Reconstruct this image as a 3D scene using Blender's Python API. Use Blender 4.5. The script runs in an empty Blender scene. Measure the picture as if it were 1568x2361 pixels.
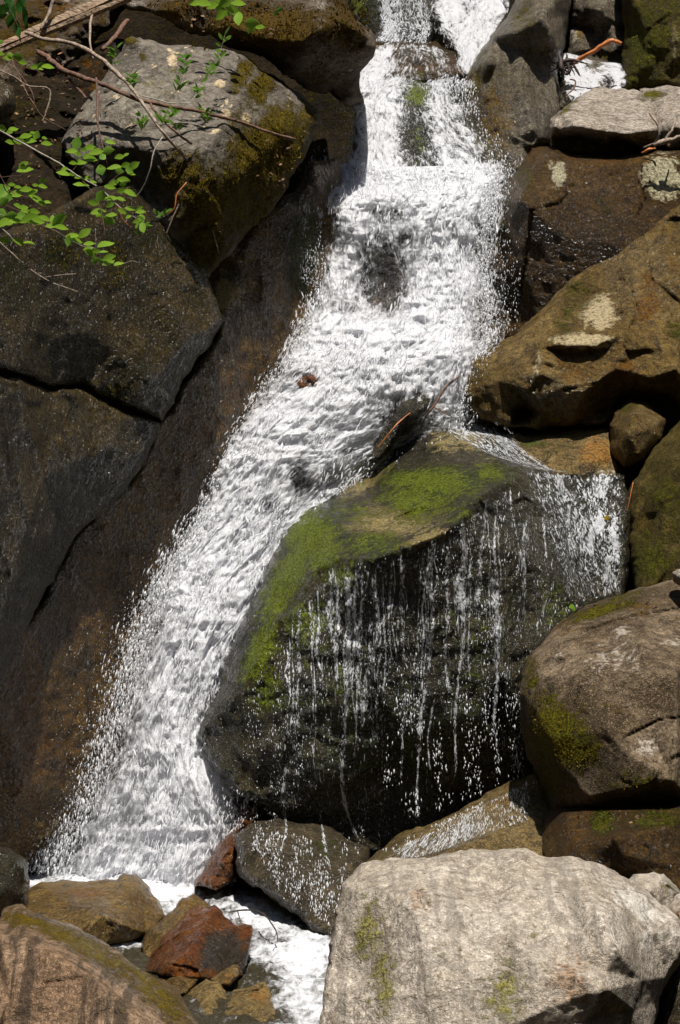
import bpy, math, random
import numpy as np
from mathutils import Vector
R = math.radians
random.seed(7); RNG = np.random.default_rng(7)
sc = bpy.context.scene
col = sc.collection

# ------------------------------------------------------------------ camera, sky, sun, exposure
ZC = 1.73
cam = bpy.data.objects.new('camera', bpy.data.cameras.new('camera')); col.objects.link(cam)
cam.location = (0, 0, ZC); cam.rotation_euler = (R(90), 0, 0)
cam.data.sensor_fit = 'VERTICAL'; cam.data.sensor_height = 36
cam.data.lens = 18 / math.tan(R(13)); cam.data.clip_start = 0.05; cam.data.clip_end = 500
sc.camera = cam
SUN = Vector((0.07, -0.37, 0.93)).normalized()
sun_el = math.asin(SUN.z); sun_az = math.atan2(SUN.x, SUN.y)
w = bpy.data.worlds.new('World'); sc.world = w; w.use_nodes = True
nt = w.node_tree; bg = nt.nodes['Background']
sk = nt.nodes.new('ShaderNodeTexSky'); sk.sky_type = 'NISHITA'; sk.sun_disc = False
sk.sun_elevation = sun_el; sk.sun_rotation = sun_az
nt.links.new(sk.outputs[0], bg.inputs[0]); bg.inputs[1].default_value = 0.05
sd = bpy.data.lights.new('sun', 'SUN'); sd.energy = 4.8; sd.angle = R(0.5); sd.color = (1, .95, .87)
so = bpy.data.objects.new('sun', sd); col.objects.link(so)
so.rotation_euler = (-SUN).to_track_quat('-Z', 'Y').to_euler()
sc.view_settings.view_transform = 'Standard'; sc.view_settings.look = 'None'
sc.view_settings.exposure = 0.62; sc.view_settings.gamma = 1
sc.cycles.max_bounces = 6; sc.cycles.transparent_max_bounces = 24
sc.cycles.diffuse_bounces = 3; sc.cycles.glossy_bounces = 2; sc.cycles.transmission_bounces = 4
sc.cycles.caustics_reflective = False; sc.cycles.caustics_refractive = False
sc.cycles.sample_clamp_indirect = 3; sc.cycles.sample_clamp_direct = 3.5; sc.cycles.use_denoising = True

# ------------------------------------------------------------------ metric helpers: photograph direction + distance -> place
K = 2 * math.tan(R(13)) / 2361.0
def P(x, y, Y):
    return np.stack([(np.asarray(x, float) - 784) * K * Y, np.asarray(Y, float) + 0 * np.asarray(x, float),
                     ZC + (1180.5 - np.asarray(y, float)) * K * Y], -1)
def PV(x, y, Y): return Vector(P(x, y, Y).tolist())

def _hash(ix, iy, iz, s):
    h = (ix.astype(np.int64) * 374761393 + iy.astype(np.int64) * 668265263 + iz.astype(np.int64) * 2147483647 + s * 974634577) & 0xffffffff
    h = ((h ^ (h >> 13)) * 1274126177) & 0xffffffff
    h = ((h ^ (h >> 15)) * 2246822519) & 0xffffffff
    return ((h ^ (h >> 16)) & 0xffffff) / float(0xffffff) * 2 - 1
def vnoise(p, s=0):
    i = np.floor(p).astype(np.int64); f = p - i; f = f * f * f * (f * (f * 6 - 15) + 10)
    r = 0
    for dx in (0, 1):
        for dy in (0, 1):
            for dz in (0, 1):
                wgt = (f[..., 0] if dx else 1 - f[..., 0]) * (f[..., 1] if dy else 1 - f[..., 1]) * (f[..., 2] if dz else 1 - f[..., 2])
                r = r + wgt * _hash(i[..., 0] + dx, i[..., 1] + dy, i[..., 2] + dz, s)
    return r
def fbm(p, octs=4, s=0, gain=.5, ridge=False):
    a, t, r = 1., 0., 0.
    for o in range(octs):
        n = vnoise(p * 2.03 ** o + 17.3 * o, s + o)
        if ridge: n = 1 - 2 * np.abs(n)
        r = r + a * n; t += a; a *= gain
    return r / t
def facets(p, s=0, k=14.):
    """flat chips: each cell of a jittered lattice carries its own tilted plane, joined along narrow creases"""
    i = np.floor(p).astype(np.int64); sw = np.zeros(p.shape[:-1]) + 1e-9; val = np.zeros(p.shape[:-1])
    for dx in (-1, 0, 1):
        for dy in (-1, 0, 1):
            for dz in (-1, 0, 1):
                c = i + np.array([dx, dy, dz])
                a, b, d = c[..., 0], c[..., 1], c[..., 2]
                q = c + .5 + .45 * np.stack([_hash(a, b, d, s + 1), _hash(a, b, d, s + 2), _hash(a, b, d, s + 3)], -1)
                dd = p - q; w_ = np.exp(-k * (dd ** 2).sum(-1))
                g = np.stack([_hash(a, b, d, s + 4), _hash(a, b, d, s + 5), _hash(a, b, d, s + 6)], -1)
                val += w_ * ((dd * g).sum(-1) + .35 * _hash(a, b, d, s + 7)); sw += w_
    return val / sw

def tag(o, label=None, cat=None, group=None, kind=None):
    if label: o['label'] = label
    if cat: o['category'] = cat
    if group: o['group'] = group
    if kind: o['kind'] = kind
    return o
def empty(name, loc, label, cat, group=None):
    o = bpy.data.objects.new(name, None); col.objects.link(o); o.location = loc; o.empty_display_size = .1
    return tag(o, label, cat, group)
def mesh_obj(name, V, F, mat, parent=None, smooth=True, attrs=None, uv=None, loc=None):
    """V (n,3) world coordinates, F list/array of faces; linked as one object with its origin at its base"""
    V = np.asarray(V, float)
    if loc is None:
        if parent is not None: loc = np.array(parent.matrix_basis.translation)
        else: loc = np.array([V[:, 0].mean(), V[:, 1].mean(), V[:, 2].min()])
    me = bpy.data.meshes.new(name)
    if isinstance(F, np.ndarray):
        n, k = F.shape
        me.vertices.add(len(V)); me.vertices.foreach_set('co', (V - loc).astype(np.float32).ravel())
        me.loops.add(n * k); me.loops.foreach_set('vertex_index', F.astype(np.int32).ravel())
        me.polygons.add(n); me.polygons.foreach_set('loop_start', np.arange(0, n * k, k, dtype=np.int32))
        me.polygons.foreach_set('loop_total', np.full(n, k, np.int32))
        me.update(calc_edges=True); me.validate()
    else:
        me.from_pydata((V - loc).tolist(), [], F)
    me.polygons.foreach_set('use_smooth', np.full(len(me.polygons), smooth))
    for k_, v in (attrs or {}).items():
        at = me.attributes.new(k_, 'FLOAT', 'POINT'); at.data.foreach_set('value', np.asarray(v, np.float32))
    if uv is not None:
        u = me.uv_layers.new(name='flow'); li = np.empty(len(me.loops), np.int32); me.loops.foreach_get('vertex_index', li)
        u.data.foreach_set('uv', np.asarray(uv, np.float32)[li].ravel())
    me.materials.append(mat)
    o = bpy.data.objects.new(name, me); col.objects.link(o)
    if parent is not None:
        o.parent = parent
    else: o.location = loc
    return o

# ------------------------------------------------------------------ materials
class NT:
    def __init__(s, name):
        s.m = bpy.data.materials.new(name); s.m.use_nodes = True; s.t = s.m.node_tree; s.t.nodes.clear()
        s.out = s.t.nodes.new('ShaderNodeOutputMaterial')
    def n(s, typ, **kw):
        nd = s.t.nodes.new(typ)
        for k_, v in kw.items():
            if k_.startswith('_'): setattr(nd, k_[1:], v)
            else:
                key = int(k_[1:]) if k_[0] == 'i' and k_[1:].isdigit() else k_.replace('__', ' ')
                inp = nd.inputs[key]
                if isinstance(v, bpy.types.NodeSocket): s.t.links.new(v, inp)
                else:
                    if inp.type == 'RGBA' and len(v) == 3: v = (*v, 1)
                    inp.default_value = v
        return nd
    def math(s, op, a, b=0., c=None, clamp=False):
        nd = s.n('ShaderNodeMath', _operation=op, i0=a, i1=b, _use_clamp=clamp)
        if c is not None:
            if isinstance(c, bpy.types.NodeSocket): s.t.links.new(c, nd.inputs[2])
            else: nd.inputs[2].default_value = c
        return nd.outputs[0]
    def mix(s, f, a, b, blend='MIX'):
        nd = s.t.nodes.new('ShaderNodeMix'); nd.data_type = 'RGBA'; nd.blend_type = blend
        for i, v in ((0, f), (6, a), (7, b)):
            if isinstance(v, bpy.types.NodeSocket): s.t.links.new(v, nd.inputs[i])
            else: nd.inputs[i].default_value = (*v, 1) if i and len(v) == 3 else v
        return nd.outputs[2]
    def noise(s, vec, scale, detail=4, rough=.55, dist=0.):
        return s.n('ShaderNodeTexNoise', Vector=vec, Scale=scale, Detail=detail, Roughness=rough, Distortion=dist).outputs[0]
    def ramp(s, v, lo, hi, a=0., b=1.):
        return s.n('ShaderNodeMapRange', _interpolation_type='SMOOTHSTEP', i0=v, i1=lo, i2=hi, i3=a, i4=b).outputs[0]
    def attr(s, name): return s.n('ShaderNodeAttribute', _attribute_name=name).outputs['Fac']
    def mapv(s, vec, sc_, rot=(0, 0, 0)): return s.n('ShaderNodeMapping', Vector=vec, Scale=sc_, Rotation=rot).outputs[0]
    def surf(s, sh): s.t.links.new(sh, s.out.inputs['Surface']); return s.m

MOSS = ((.075, .055, .006), (.13, .105, .012)); GREEN = ((.03, .05, .005), (.09, .13, .012)); BROWNMOSS = ((.055, .032, .006), (.12, .082, .014))
def rock_mat(name, a, b, dark=(.03, .025, .02), speck=.5, wet=0., moss=MOSS, stain=(.16, .075, .02), pale=(.5, .45, .36),
             streak=0., srot=0., rough=.75, bump=1., big=2.4, grain=70., lichen=0., dirt=None, spec=.14, sat=1.28, val=.92):
    t = NT(name); tc = t.n('ShaderNodeTexCoord').outputs['Object']
    n1 = t.noise(tc, big, 8, .66, .3); n1b = t.noise(tc, big * 4.1, 7, .7, .6)
    n2 = t.noise(tc, grain, 4, .7, .3); n3 = t.noise(tc, grain * 2.3, 3, .65); n4 = t.noise(tc, 11, 7, .74, .6)
    mn = t.noise(tc, 30, 5, .75, .4); mm = t.noise(tc, 95, 3, .7)
    c = t.mix(t.ramp(n1, .40, .60), a, b)
    c = t.mix(t.ramp(n1b, .50, .64, 0, .8), c, dark)
    c = t.mix(t.math('MULTIPLY', t.ramp(n2, .48, .57), speck), c, dark)
    c = t.mix(t.math('MULTIPLY', t.ramp(n3, .54, .62), min(1, speck * .8)), c, tuple(min(.8, v * (1.75 + .5 * wet)) for v in b))
    c = t.mix(1., c, t.mix(t.ramp(mn, .36, .64), (.62, .62, .62), (1.3, 1.3, 1.3)), 'MULTIPLY')
    if streak:
        sv = t.noise(t.mapv(tc, (19, 2.5, 1.3), (0, srot, 0)), 1., 6, .7, .25)
        c = t.mix(t.math('MULTIPLY', t.ramp(sv, .49, .6), streak), c, dirt or dark)
    st = t.ramp(t.math('ADD', t.attr('stain'), t.math('ADD', t.math('MULTIPLY_ADD', n4, 2.2, -1.1), t.math('MULTIPLY_ADD', mn, 1., -.5))), .3, .8)
    c = t.mix(st, c, t.mix(t.ramp(n2, .42, .6), stain, tuple(v * .35 for v in stain)))
    if lichen:
        vo = t.n('ShaderNodeTexVoronoi', Vector=t.n('ShaderNodeVectorMath', _operation='ADD', i0=tc, i1=t.n('ShaderNodeVectorMath', _operation='SCALE', i0=t.n('ShaderNodeTexNoise', Vector=tc, Scale=40., Detail=4.).outputs[1], Scale=.05).outputs[0]).outputs[0], Scale=13.).outputs[0]
        li = t.math('MULTIPLY', t.ramp(vo, .14, .18, 1, 0), t.ramp(n1b, .5, .56, 0, lichen))
        c = t.mix(li, c, pale)
    pf = t.ramp(t.math('ADD', t.attr('pale'), t.math('ADD', t.math('MULTIPLY_ADD', n4, 1.6, -.8), t.math('MULTIPLY_ADD', mn, 1.1, -.55))), .36, .58)
    c = t.mix(pf, c, t.mix(t.ramp(n2, .45, .6, 0, .6), pale, a))
    mf = t.ramp(t.math('ADD', t.attr('moss'), t.math('ADD', t.math('MULTIPLY_ADD', n4, 2.0, -1.), t.math('MULTIPLY_ADD', mn, 1.8, -.9))), .3, .8)
    c = t.mix(mf, c, t.mix(t.ramp(mm, .38, .62), t.mix(t.ramp(n4, .42, .58), moss[0], tuple(v * .4 for v in moss[0])), moss[1]))
    c = t.n('ShaderNodeHueSaturation', Saturation=sat, Value=val, Color=c).outputs[0]
    wt = t.math('ADD', t.attr('wet'), wet)
    wf = t.math('MULTIPLY', t.ramp(t.math('MULTIPLY_ADD', n1b, .9, t.math('ADD', wt, -.45)), .25, .75), t.math('MULTIPLY_ADD', mf, -.5, 1.))
    h = t.math('MULTIPLY', n1b, 1.8); h = t.math('MULTIPLY_ADD', mn, 1.1, h); h = t.math('MULTIPLY_ADD', n2, .6, h); h = t.math('MULTIPLY_ADD', n3, .15, h)
    h = t.math('MULTIPLY_ADD', t.math('MULTIPLY', mf, mm), 1.4, h)
    bp = t.n('ShaderNodeBump', Strength=min(1, .9 * bump), Distance=.016, Height=h).outputs[0]
    mc = t.noise(tc, 52, 2, .5, .5); hc = t.math('MULTIPLY_ADD', n2, .1, t.math('MULTIPLY', mc, 2.5))
    bc = t.n('ShaderNodeBump', Strength=1., Distance=.016, Height=hc).outputs[0]
    bs = t.n('ShaderNodeBsdfPrincipled', Base__Color=c, Roughness=rough, Normal=bp, Coat__Weight=t.math('MULTIPLY', wf, .9), Coat__Roughness=.11, Coat__Normal=bc)
    bs.inputs['Specular IOR Level'].default_value = spec
    return t.surf(bs.outputs[0])

def water_mat(name, su=11., sv=3.2, gain=1.0, soft=.28, white=(.86, .88, .92), holes=1.):
    t = NT(name); uv = t.n('ShaderNodeUVMap', _uv_map='flow').outputs[0]
    A = t.noise(t.mapv(uv, (su, sv, 1)), 1., 6, .68, 1.8)
    B = t.noise(t.mapv(uv, (su * 4.2, sv * 3.6, 1)), 1., 4, .65, .5)
    d = t.math('ADD', t.attr('dens'), t.math('ADD', t.math('MULTIPLY_ADD', A, 2.2 * holes, -1.1 * holes), t.math('MULTIPLY_ADD', B, 1.5 * holes, -.75 * holes)))
    al = t.ramp(t.math('MULTIPLY', d, gain), .5 - soft, .5 + soft)
    h = t.math('MULTIPLY_ADD', B, .5, A)
    bp = t.n('ShaderNodeBump', Strength=.7, Distance=.03, Height=h).outputs[0]
    pr = t.n('ShaderNodeBsdfPrincipled', Base__Color=white, Roughness=.32, Normal=bp)
    tr = t.n('ShaderNodeBsdfTranslucent', Color=white, Normal=bp)
    foam = t.n('ShaderNodeMixShader', i0=.42, i1=pr.outputs[0], i2=tr.outputs[0]).outputs[0]
    gl = t.n('ShaderNodeBsdfGlossy', Color=(1, 1, 1), Roughness=.12, Normal=bp)
    film = t.n('ShaderNodeMixShader', i0=.02, i1=t.n('ShaderNodeBsdfTransparent').outputs[0], i2=gl.outputs[0]).outputs[0]
    edge = t.ramp(t.attr('dens'), -.35, -.1)
    film = t.n('ShaderNodeMixShader', i0=edge, i1=t.n('ShaderNodeBsdfTransparent').outputs[0], i2=film).outputs[0]
    return t.surf(t.n('ShaderNodeMixShader', i0=al, i1=film, i2=foam).outputs[0])
def simple_mat(name, c, c2=None, rough=.6, scale=40., transl=0., spec=.5, sv=(1, 1, 1), bump=.3):
    t = NT(name); tc = t.n('ShaderNodeTexCoord').outputs['Object']
    n = t.noise(t.mapv(tc, sv), scale, 5, .6)
    cc = t.mix(t.ramp(n, .35, .65), c, c2 or tuple(v * .6 for v in c))
    bp = t.n('ShaderNodeBump', Strength=bump, Distance=.004, Height=n).outputs[0]
    b = t.n('ShaderNodeBsdfPrincipled', Base__Color=cc, Roughness=rough, Normal=bp); b.inputs['Specular IOR Level'].default_value = spec
    sh = b.outputs[0]
    if transl:
        tr = t.n('ShaderNodeBsdfTranslucent', Color=t.mix(.5, cc, (c[0] * 1.6, c[1] * 1.5, c[2]), 'MIX'))
        sh = t.n('ShaderNodeMixShader', i0=transl, i1=sh, i2=tr.outputs[0]).outputs[0]
    return t.surf(sh)

M = {}
M['overhang'] = rock_mat('mossy_overhang_rock', (.075, .058, .042), (.17, .14, .11), speck=.5, moss=((.045, .026, .005), (.10, .062, .012)), pale=(.4, .37, .33), lichen=.6)
M['lichen'] = rock_mat('grey_lichen_rock', (.13, .115, .098), (.215, .195, .165), dark=(.065, .055, .045), speck=.3, moss=((.06, .042, .006), (.115, .085, .012)), stain=(.17, .15, .07), pale=(.56, .46, .33), grain=45, lichen=.9)
M['dark_cliff'] = rock_mat('dark_wet_cliff', (.022, .016, .006), (.06, .042, .016), dark=(.008, .006, .004), speck=.6, wet=.8, moss=((.018, .017, .003), (.04, .037, .005)), stain=(.045, .018, .005), pale=(.10, .08, .05), grain=75, bump=1.2)  # wet rock colour, darkened further in place of dappled tree shade
M['brown_slab'] = rock_mat('brown_wet_slab', (.055, .036, .015), (.15, .088, .031), dark=(.018, .013, .007), speck=.7, wet=.75, moss=((.03, .04, .006), (.07, .075, .012)), stain=(.16, .075, .02), pale=(.40, .29, .15), grain=80, streak=.5, srot=.5, bump=1.2)
M['grey_wet'] = rock_mat('grey_wet_rock', (.085, .07, .05), (.17, .148, .115), dark=(.035, .03, .024), speck=.6, wet=.5, streak=.4, stain=(.17, .11, .04), pale=(.34, .31, .26))
M['olive'] = rock_mat('olive_mossy_rock', (.045, .035, .014), (.11, .085, .036), dark=(.014, .011, .005), speck=.6, wet=.25, moss=((.04, .045, .007), (.10, .095, .016)), stain=(.18, .10, .03), pale=(.36, .31, .2))
M['slab'] = rock_mat('pale_granite_slab', (.27, .235, .20), (.36, .32, .28), dark=(.10, .085, .07), speck=.65, moss=((.08, .07, .012), (.13, .115, .02)), stain=(.14, .1, .05), grain=48)
M['wet_brown'] = rock_mat('wet_brown_rock', (.032, .019, .008), (.07, .042, .018), dark=(.011, .008, .005), speck=.6, wet=.55, moss=((.06, .048, .007), (.10, .085, .012)), stain=(.17, .08, .025), pale=(.40, .37, .27), bump=1.2)
M['mid_right'] = rock_mat('mottled_wet_rock', (.085, .058, .026), (.17, .125, .065), dark=(.022, .015, .008), speck=.55, wet=.4, moss=((.05, .055, .008), (.10, .10, .016)), stain=(.13, .065, .02), pale=(.42, .36, .25), bump=1.2)
M['gold'] = rock_mat('golden_wet_rock', (.12, .08, .028), (.21, .145, .055), dark=(.032, .021, .008), speck=.6, wet=.5, moss=((.06, .08, .01), (.12, .13, .02)), stain=(.30, .15, .035), sat=1.02, val=.85)
M['central'] = rock_mat('algae_wet_rock', (.016, .013, .006), (.036, .029, .013), dark=(.005, .005, .003), speck=.6, wet=.75, moss=((.05, .07, .006), (.17, .20, .014)), stain=(.016, .026, .004), pale=(.27, .22, .115), bump=1.4, streak=.3)
M['right_boulder'] = rock_mat('mossy_right_boulder', (.06, .044, .028), (.22, .175, .13), dark=(.035, .027, .02), speck=.6, wet=.05, moss=((.05, .045, .006), (.13, .115, .012)), stain=(.12, .075, .03), pale=(.42, .38, .33), bump=1.2)
M['pale'] = rock_mat('pale_foreground_rock', (.35, .30, .245), (.49, .435, .375), dark=(.19, .155, .12), sat=1.1, val=1.0, speck=.5, moss=((.20, .18, .06), (.30, .27, .10)), stain=(.36, .25, .17), pale=(.58, .55, .5), streak=.55, srot=-.12, big=3, grain=60, dirt=(.17, .15, .125))
M['left_fore'] = rock_mat('streaked_foreground_rock', (.20, .14, .10), (.29, .22, .165), dark=(.07, .05, .035), speck=.55, wet=.0, moss=((.10, .072, .014), (.16, .115, .025)), stain=(.19, .12, .03), streak=.75, dirt=(.035, .028, .022))
M['pool_brown'] = rock_mat('brown_pool_rock', (.095, .055, .014), (.17, .105, .03), dark=(.026, .016, .006), speck=.55, wet=.55, moss=((.12, .09, .015), (.17, .13, .03)), stain=(.20, .09, .02), pale=(.40, .32, .18), sat=1.02, val=.9)
M['pool_red'] = rock_mat('red_wet_rock', (.085, .028, .007), (.14, .052, .014), dark=(.03, .011, .005), speck=.5, wet=.8, stain=(.035, .027, .02), pale=(.3, .2, .1), bump=1.5)
M['under_dark'] = rock_mat('dark_lower_rock', (.032, .025, .015), (.07, .055, .034), dark=(.011, .009, .006), speck=.6, wet=.6, moss=((.03, .04, .006), (.06, .07, .01)), stain=(.09, .05, .02))
M['soil'] = rock_mat('dark_soil', (.012, .009, .005), (.026, .018, .01), dark=(.005, .004, .003), speck=.6, wet=0, rough=.95, moss=((.03, .024, .004), (.06, .045, .008)), bump=1.5)  # soil colour darkened so gaps between the rocks read as black shadow

# ------------------------------------------------------------------ rock builder
ZB = np.full((720, 520), 1e9)          # nearest rock distance on a 4-unit lattice (offset 100), for things that cling to rock
OWN = {}
def interp_controls(pts, gx, gy):
    from mathutils.geometry import delaunay_2d_cdt
    p = np.array(pts, float)
    vs, es, fs, ov, oe, of = delaunay_2d_cdt([Vector((a, b)) for a, b, _ in pts], [], [], 0, 1e-4)
    zz = np.array([p[o[0], 2] for o in ov]); xy = np.array([(v.x, v.y) for v in vs])
    D = np.full(gx.shape, np.nan)
    for f in fs:
        (x0, y0), (x1, y1), (x2, y2) = xy[f[0]], xy[f[1]], xy[f[2]]
        m = (gx >= min(x0, x1, x2) - 1) & (gx <= max(x0, x1, x2) + 1) & (gy >= min(y0, y1, y2) - 1) & (gy <= max(y0, y1, y2) + 1)
        den = (y1 - y2) * (x0 - x2) + (x2 - x1) * (y0 - y2)
        if abs(den) < 1e-9 or not m.any(): continue
        a = ((y1 - y2) * (gx[m] - x2) + (x2 - x1) * (gy[m] - y2)) / den; b = ((y2 - y0) * (gx[m] - x2) + (x0 - x2) * (gy[m] - y2)) / den; c = 1 - a - b
        ok = (a >= -1e-6) & (b >= -1e-6) & (c >= -1e-6)
        v = D[m]; v[ok] = a[ok] * zz[f[0]] + b[ok] * zz[f[1]] + c[ok] * zz[f[2]]; D[m] = v
    for _ in range(400):                                            # carry the surface out past its rim
        nan = np.isnan(D)
        if not nan.any(): break
        Pd = np.pad(D, 1, constant_values=np.nan)
        st = np.stack([Pd[:-2, 1:-1], Pd[2:, 1:-1], Pd[1:-1, :-2], Pd[1:-1, 2:]])
        cnt = (~np.isnan(st)).sum(0); s_ = np.nansum(st, 0)
        upd = nan & (cnt > 0); D[upd] = s_[upd] / cnt[upd]
    return D
def blur(D, n):
    for _ in range(n):
        Pd = np.pad(D, 1, mode='edge'); D = (Pd[:-2, 1:-1] + Pd[2:, 1:-1] + Pd[1:-1, :-2] + Pd[1:-1, 2:] + 2 * D) / 6
    return D
def rough_outline(o, amp, seed):
    rg = np.random.default_rng(seed); pts = [np.array(p[:2], float) for p in o]
    for it in range(4):
        new = []
        for i, a in enumerate(pts):
            b = pts[(i + 1) % len(pts)]; d = b - a; L = np.hypot(*d); new.append(a)
            if L > 9:
                new.append((a + b) / 2 + np.array([-d[1], d[0]]) / L * rg.normal() * min(amp, L * .09) * (.8 if it < 2 else .6))
        pts = new
    return np.array(pts)
def inside(poly, x, y):
    r = np.zeros(x.shape, bool); n = len(poly)
    for i in range(n):
        x0, y0 = poly[i]; x1, y1 = poly[(i + 1) % n]
        if y0 == y1: continue
        c = ((y0 > y) != (y1 > y)) & (x < (x1 - x0) * (y - y0) / (y1 - y0) + x0); r ^= c
    return r
def nearest(poly, x, y):
    bd = np.full(x.shape, 1e18); bx = x.copy(); by = y.copy(); n = len(poly)
    for i in range(n):
        x0, y0 = poly[i]; x1, y1 = poly[(i + 1) % n]; dx, dy = x1 - x0, y1 - y0; L = dx * dx + dy * dy + 1e-12
        t = np.clip(((x - x0) * dx + (y - y0) * dy) / L, 0, 1); px = x0 + t * dx; py = y0 + t * dy
        d = (x - px) ** 2 + (y - py) ** 2; m = d < bd; bd = np.where(m, d, bd); bx = np.where(m, px, bx); by = np.where(m, py, by)
    return np.sqrt(bd), bx, by
def blobs(lst, x, y):
    hi = np.zeros(x.shape); lo = np.zeros(x.shape)
    for b in lst or []:
        cx, cy, rx, ry, s = b[:5]; an = b[5] if len(b) > 5 else 0
        ca, sa = math.cos(an), math.sin(an); ux = (x - cx) * ca + (y - cy) * sa; uy = -(x - cx) * sa + (y - cy) * ca
        v = s * np.clip(1.3 - .85 * np.sqrt((ux / rx) ** 2 + (uy / ry) ** 2), 0, 1)
        if s > 0: hi = np.maximum(hi, v)
        else: lo = np.minimum(lo, v)
    return hi + lo
nrock = [0]
def rock(name, mat, outline, inner=(), label=None, cat='boulder', group=None, step=4, sm=3, round_=22, rdepth=.10, thick=.5, jag=3.5,
         amp=.022, fac=.03, fscale=4.5, freq=5., moss=None, stain=None, pale=None, wet=None, kind=None, parent=None, reg=True, cracks=()):
    nrock[0] += 1; seed = nrock[0] * 13
    poly = rough_outline(outline, jag, seed)
    x0 = math.floor((poly[:, 0].min() - 8) / 4) * 4; x1 = poly[:, 0].max() + 12; y0 = math.floor((poly[:, 1].min() - 8) / 4) * 4; y1 = poly[:, 1].max() + 12
    gx, gy = np.meshgrid(np.arange(x0, x1, step), np.arange(y0, y1, step))
    D = blur(interp_controls(list(outline) + list(inner), gx, gy), int(sm * 4 / step))
    ins = inside(poly, gx, gy)
    c4 = ins[:-1, :-1] | ins[1:, :-1] | ins[:-1, 1:] | ins[1:, 1:]
    use = np.zeros(ins.shape, bool)
    use[:-1, :-1] |= c4; use[1:, :-1] |= c4; use[:-1, 1:] |= c4; use[1:, 1:] |= c4
    iy, ix = np.nonzero(use); X = gx[iy, ix].astype(float); Y_ = gy[iy, ix].astype(float); In = ins[iy, ix]; d = D[iy, ix]
    dist, nx, ny = nearest(poly, X, Y_)
    X = np.where(In, X, nx); Y_ = np.where(In, Y_, ny); dist = np.where(In, dist, 0)
    q = np.clip(1 - dist / round_, 0, 1)
    d = d + rdepth * (1 - np.sqrt(np.clip(1 - q * q, 0, 1)))
    W = P(X, Y_, d)
    so_ = seed * 3.1
    warp = np.stack([vnoise(W * 3 + so_, 1), vnoise(W * 3 + so_, 2), vnoise(W * 3 + so_, 3)], -1) * .06
    disp = amp * 1.15 * fbm(W * freq + so_, 6, seed, .62) - amp * .8 * np.maximum(0, fbm(W * freq * .6 + so_ + 9, 4, seed + 5, .5, True)) + fac * facets((W + warp) * fscale + so_, seed, 40.) * .8 + fac * .30 * facets((W + warp * .5) * fscale * 2.6 + so_, seed + 9, 24.) + fac * .10 * facets((W + warp * .3) * fscale * 6.5 + so_, seed + 19, 24.)
    for cr in cracks:                                               # open joints: polyline in the same units, half width, depth
        pl, hw, dp = cr
        for (ax, ay), (bx, by) in zip(pl[:-1], pl[1:]):
            L = (bx - ax) ** 2 + (by - ay) ** 2; t = np.clip(((X - ax) * (bx - ax) + (Y_ - ay) * (by - ay)) / L, 0, 1)
            dd = np.hypot(X - ax - t * (bx - ax), Y_ - ay - t * (by - ay)) + 2.5 * vnoise(W * 20, 3)
            disp = np.maximum(disp, dp * np.clip(1.4 - dd / hw, 0, 1))
    d = d + disp
    W = P(X, Y_, d)
    idx = np.full(ins.shape, -1); idx[iy, ix] = np.arange(len(X))
    cy, cx = np.nonzero(c4)
    Q = np.stack([idx[cy, cx], idx[cy + 1, cx], idx[cy + 1, cx + 1], idx[cy, cx + 1]], 1)
    # rim -> sides and back
    e = np.concatenate([Q[:, [0, 1]], Q[:, [1, 2]], Q[:, [2, 3]], Q[:, [3, 0]]]); N = len(X)
    key = e[:, 0].astype(np.int64) * N + e[:, 1]; rev = e[:, 1].astype(np.int64) * N + e[:, 0]
    be = e[~np.isin(key, rev)]
    bv = np.unique(be); bi = {int(v): i for i, v in enumerate(bv)}
    cen = W.mean(0); ray = W[bv] - np.array([0, 0, ZC]); ray /= np.linalg.norm(ray, axis=1)[:, None]
    rings = []
    for tt, shr in ((.35, 1.0), (.75, .93), (1., .6)):
        q_ = W[bv] + ray * thick * tt; c_ = cen + ray.mean(0) * thick * tt
        rings.append(c_ + (q_ - c_) * shr + .02 * np.stack([vnoise(q_ * 7, 1), vnoise(q_ * 7, 2), vnoise(q_ * 7, 3)], -1))
    nb = len(bv); V = np.concatenate([W] + rings + [(cen + ray.mean(0) * thick * 1.02)[None]])
    m0 = np.array([bi[int(v)] for v in be[:, 0]]); m1 = np.array([bi[int(v)] for v in be[:, 1]])
    Fs = [Q, np.stack([be[:, 1], be[:, 0], N + m0, N + m1], 1)]
    for r_ in range(2): Fs.append(np.stack([N + r_ * nb + m1, N + r_ * nb + m0, N + (r_ + 1) * nb + m0, N + (r_ + 1) * nb + m1], 1))
    last = len(V) - 1
    quads = np.concatenate(Fs); tri = np.stack([N + 2 * nb + m1, N + 2 * nb + m0, np.full(len(m0), last)], 1)
    F = quads.tolist() + tri.tolist()
    pad = len(V) - N
    def at(l):
        v = blobs(l, X, Y_); ex = np.concatenate([v[bv]] * 3 + [[0]]); return np.concatenate([v, ex])
    o = mesh_obj(name, V, F, M[mat], parent, attrs={'moss': at(moss), 'stain': at(stain), 'pale': at(pale), 'wet': at(wet)})
    if reg:
        m = In & (np.mod(X, 4) == 0) & (np.mod(Y_, 4) == 0)
        jx = (X[m] / 4 + 25).astype(int); jy = (Y_[m] / 4 + 25).astype(int)
        ok = (jx >= 0) & (jx < ZB.shape[1]) & (jy >= 0) & (jy < ZB.shape[0])
        np.minimum.at(ZB, (jy[ok], jx[ok]), d[m][ok])
    if kind: o['kind'] = kind
    elif parent is None: tag(o, label, cat, group)
    return o
def S(x, y):
    """distance of the rock surface seen in that direction"""
    j = np.clip(np.asarray(x) / 4 + 25, 0, ZB.shape[1] - 2); i = np.clip(np.asarray(y) / 4 + 25, 0, ZB.shape[0] - 2)
    return ZB[np.round(i).astype(int), np.round(j).astype(int)]

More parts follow.
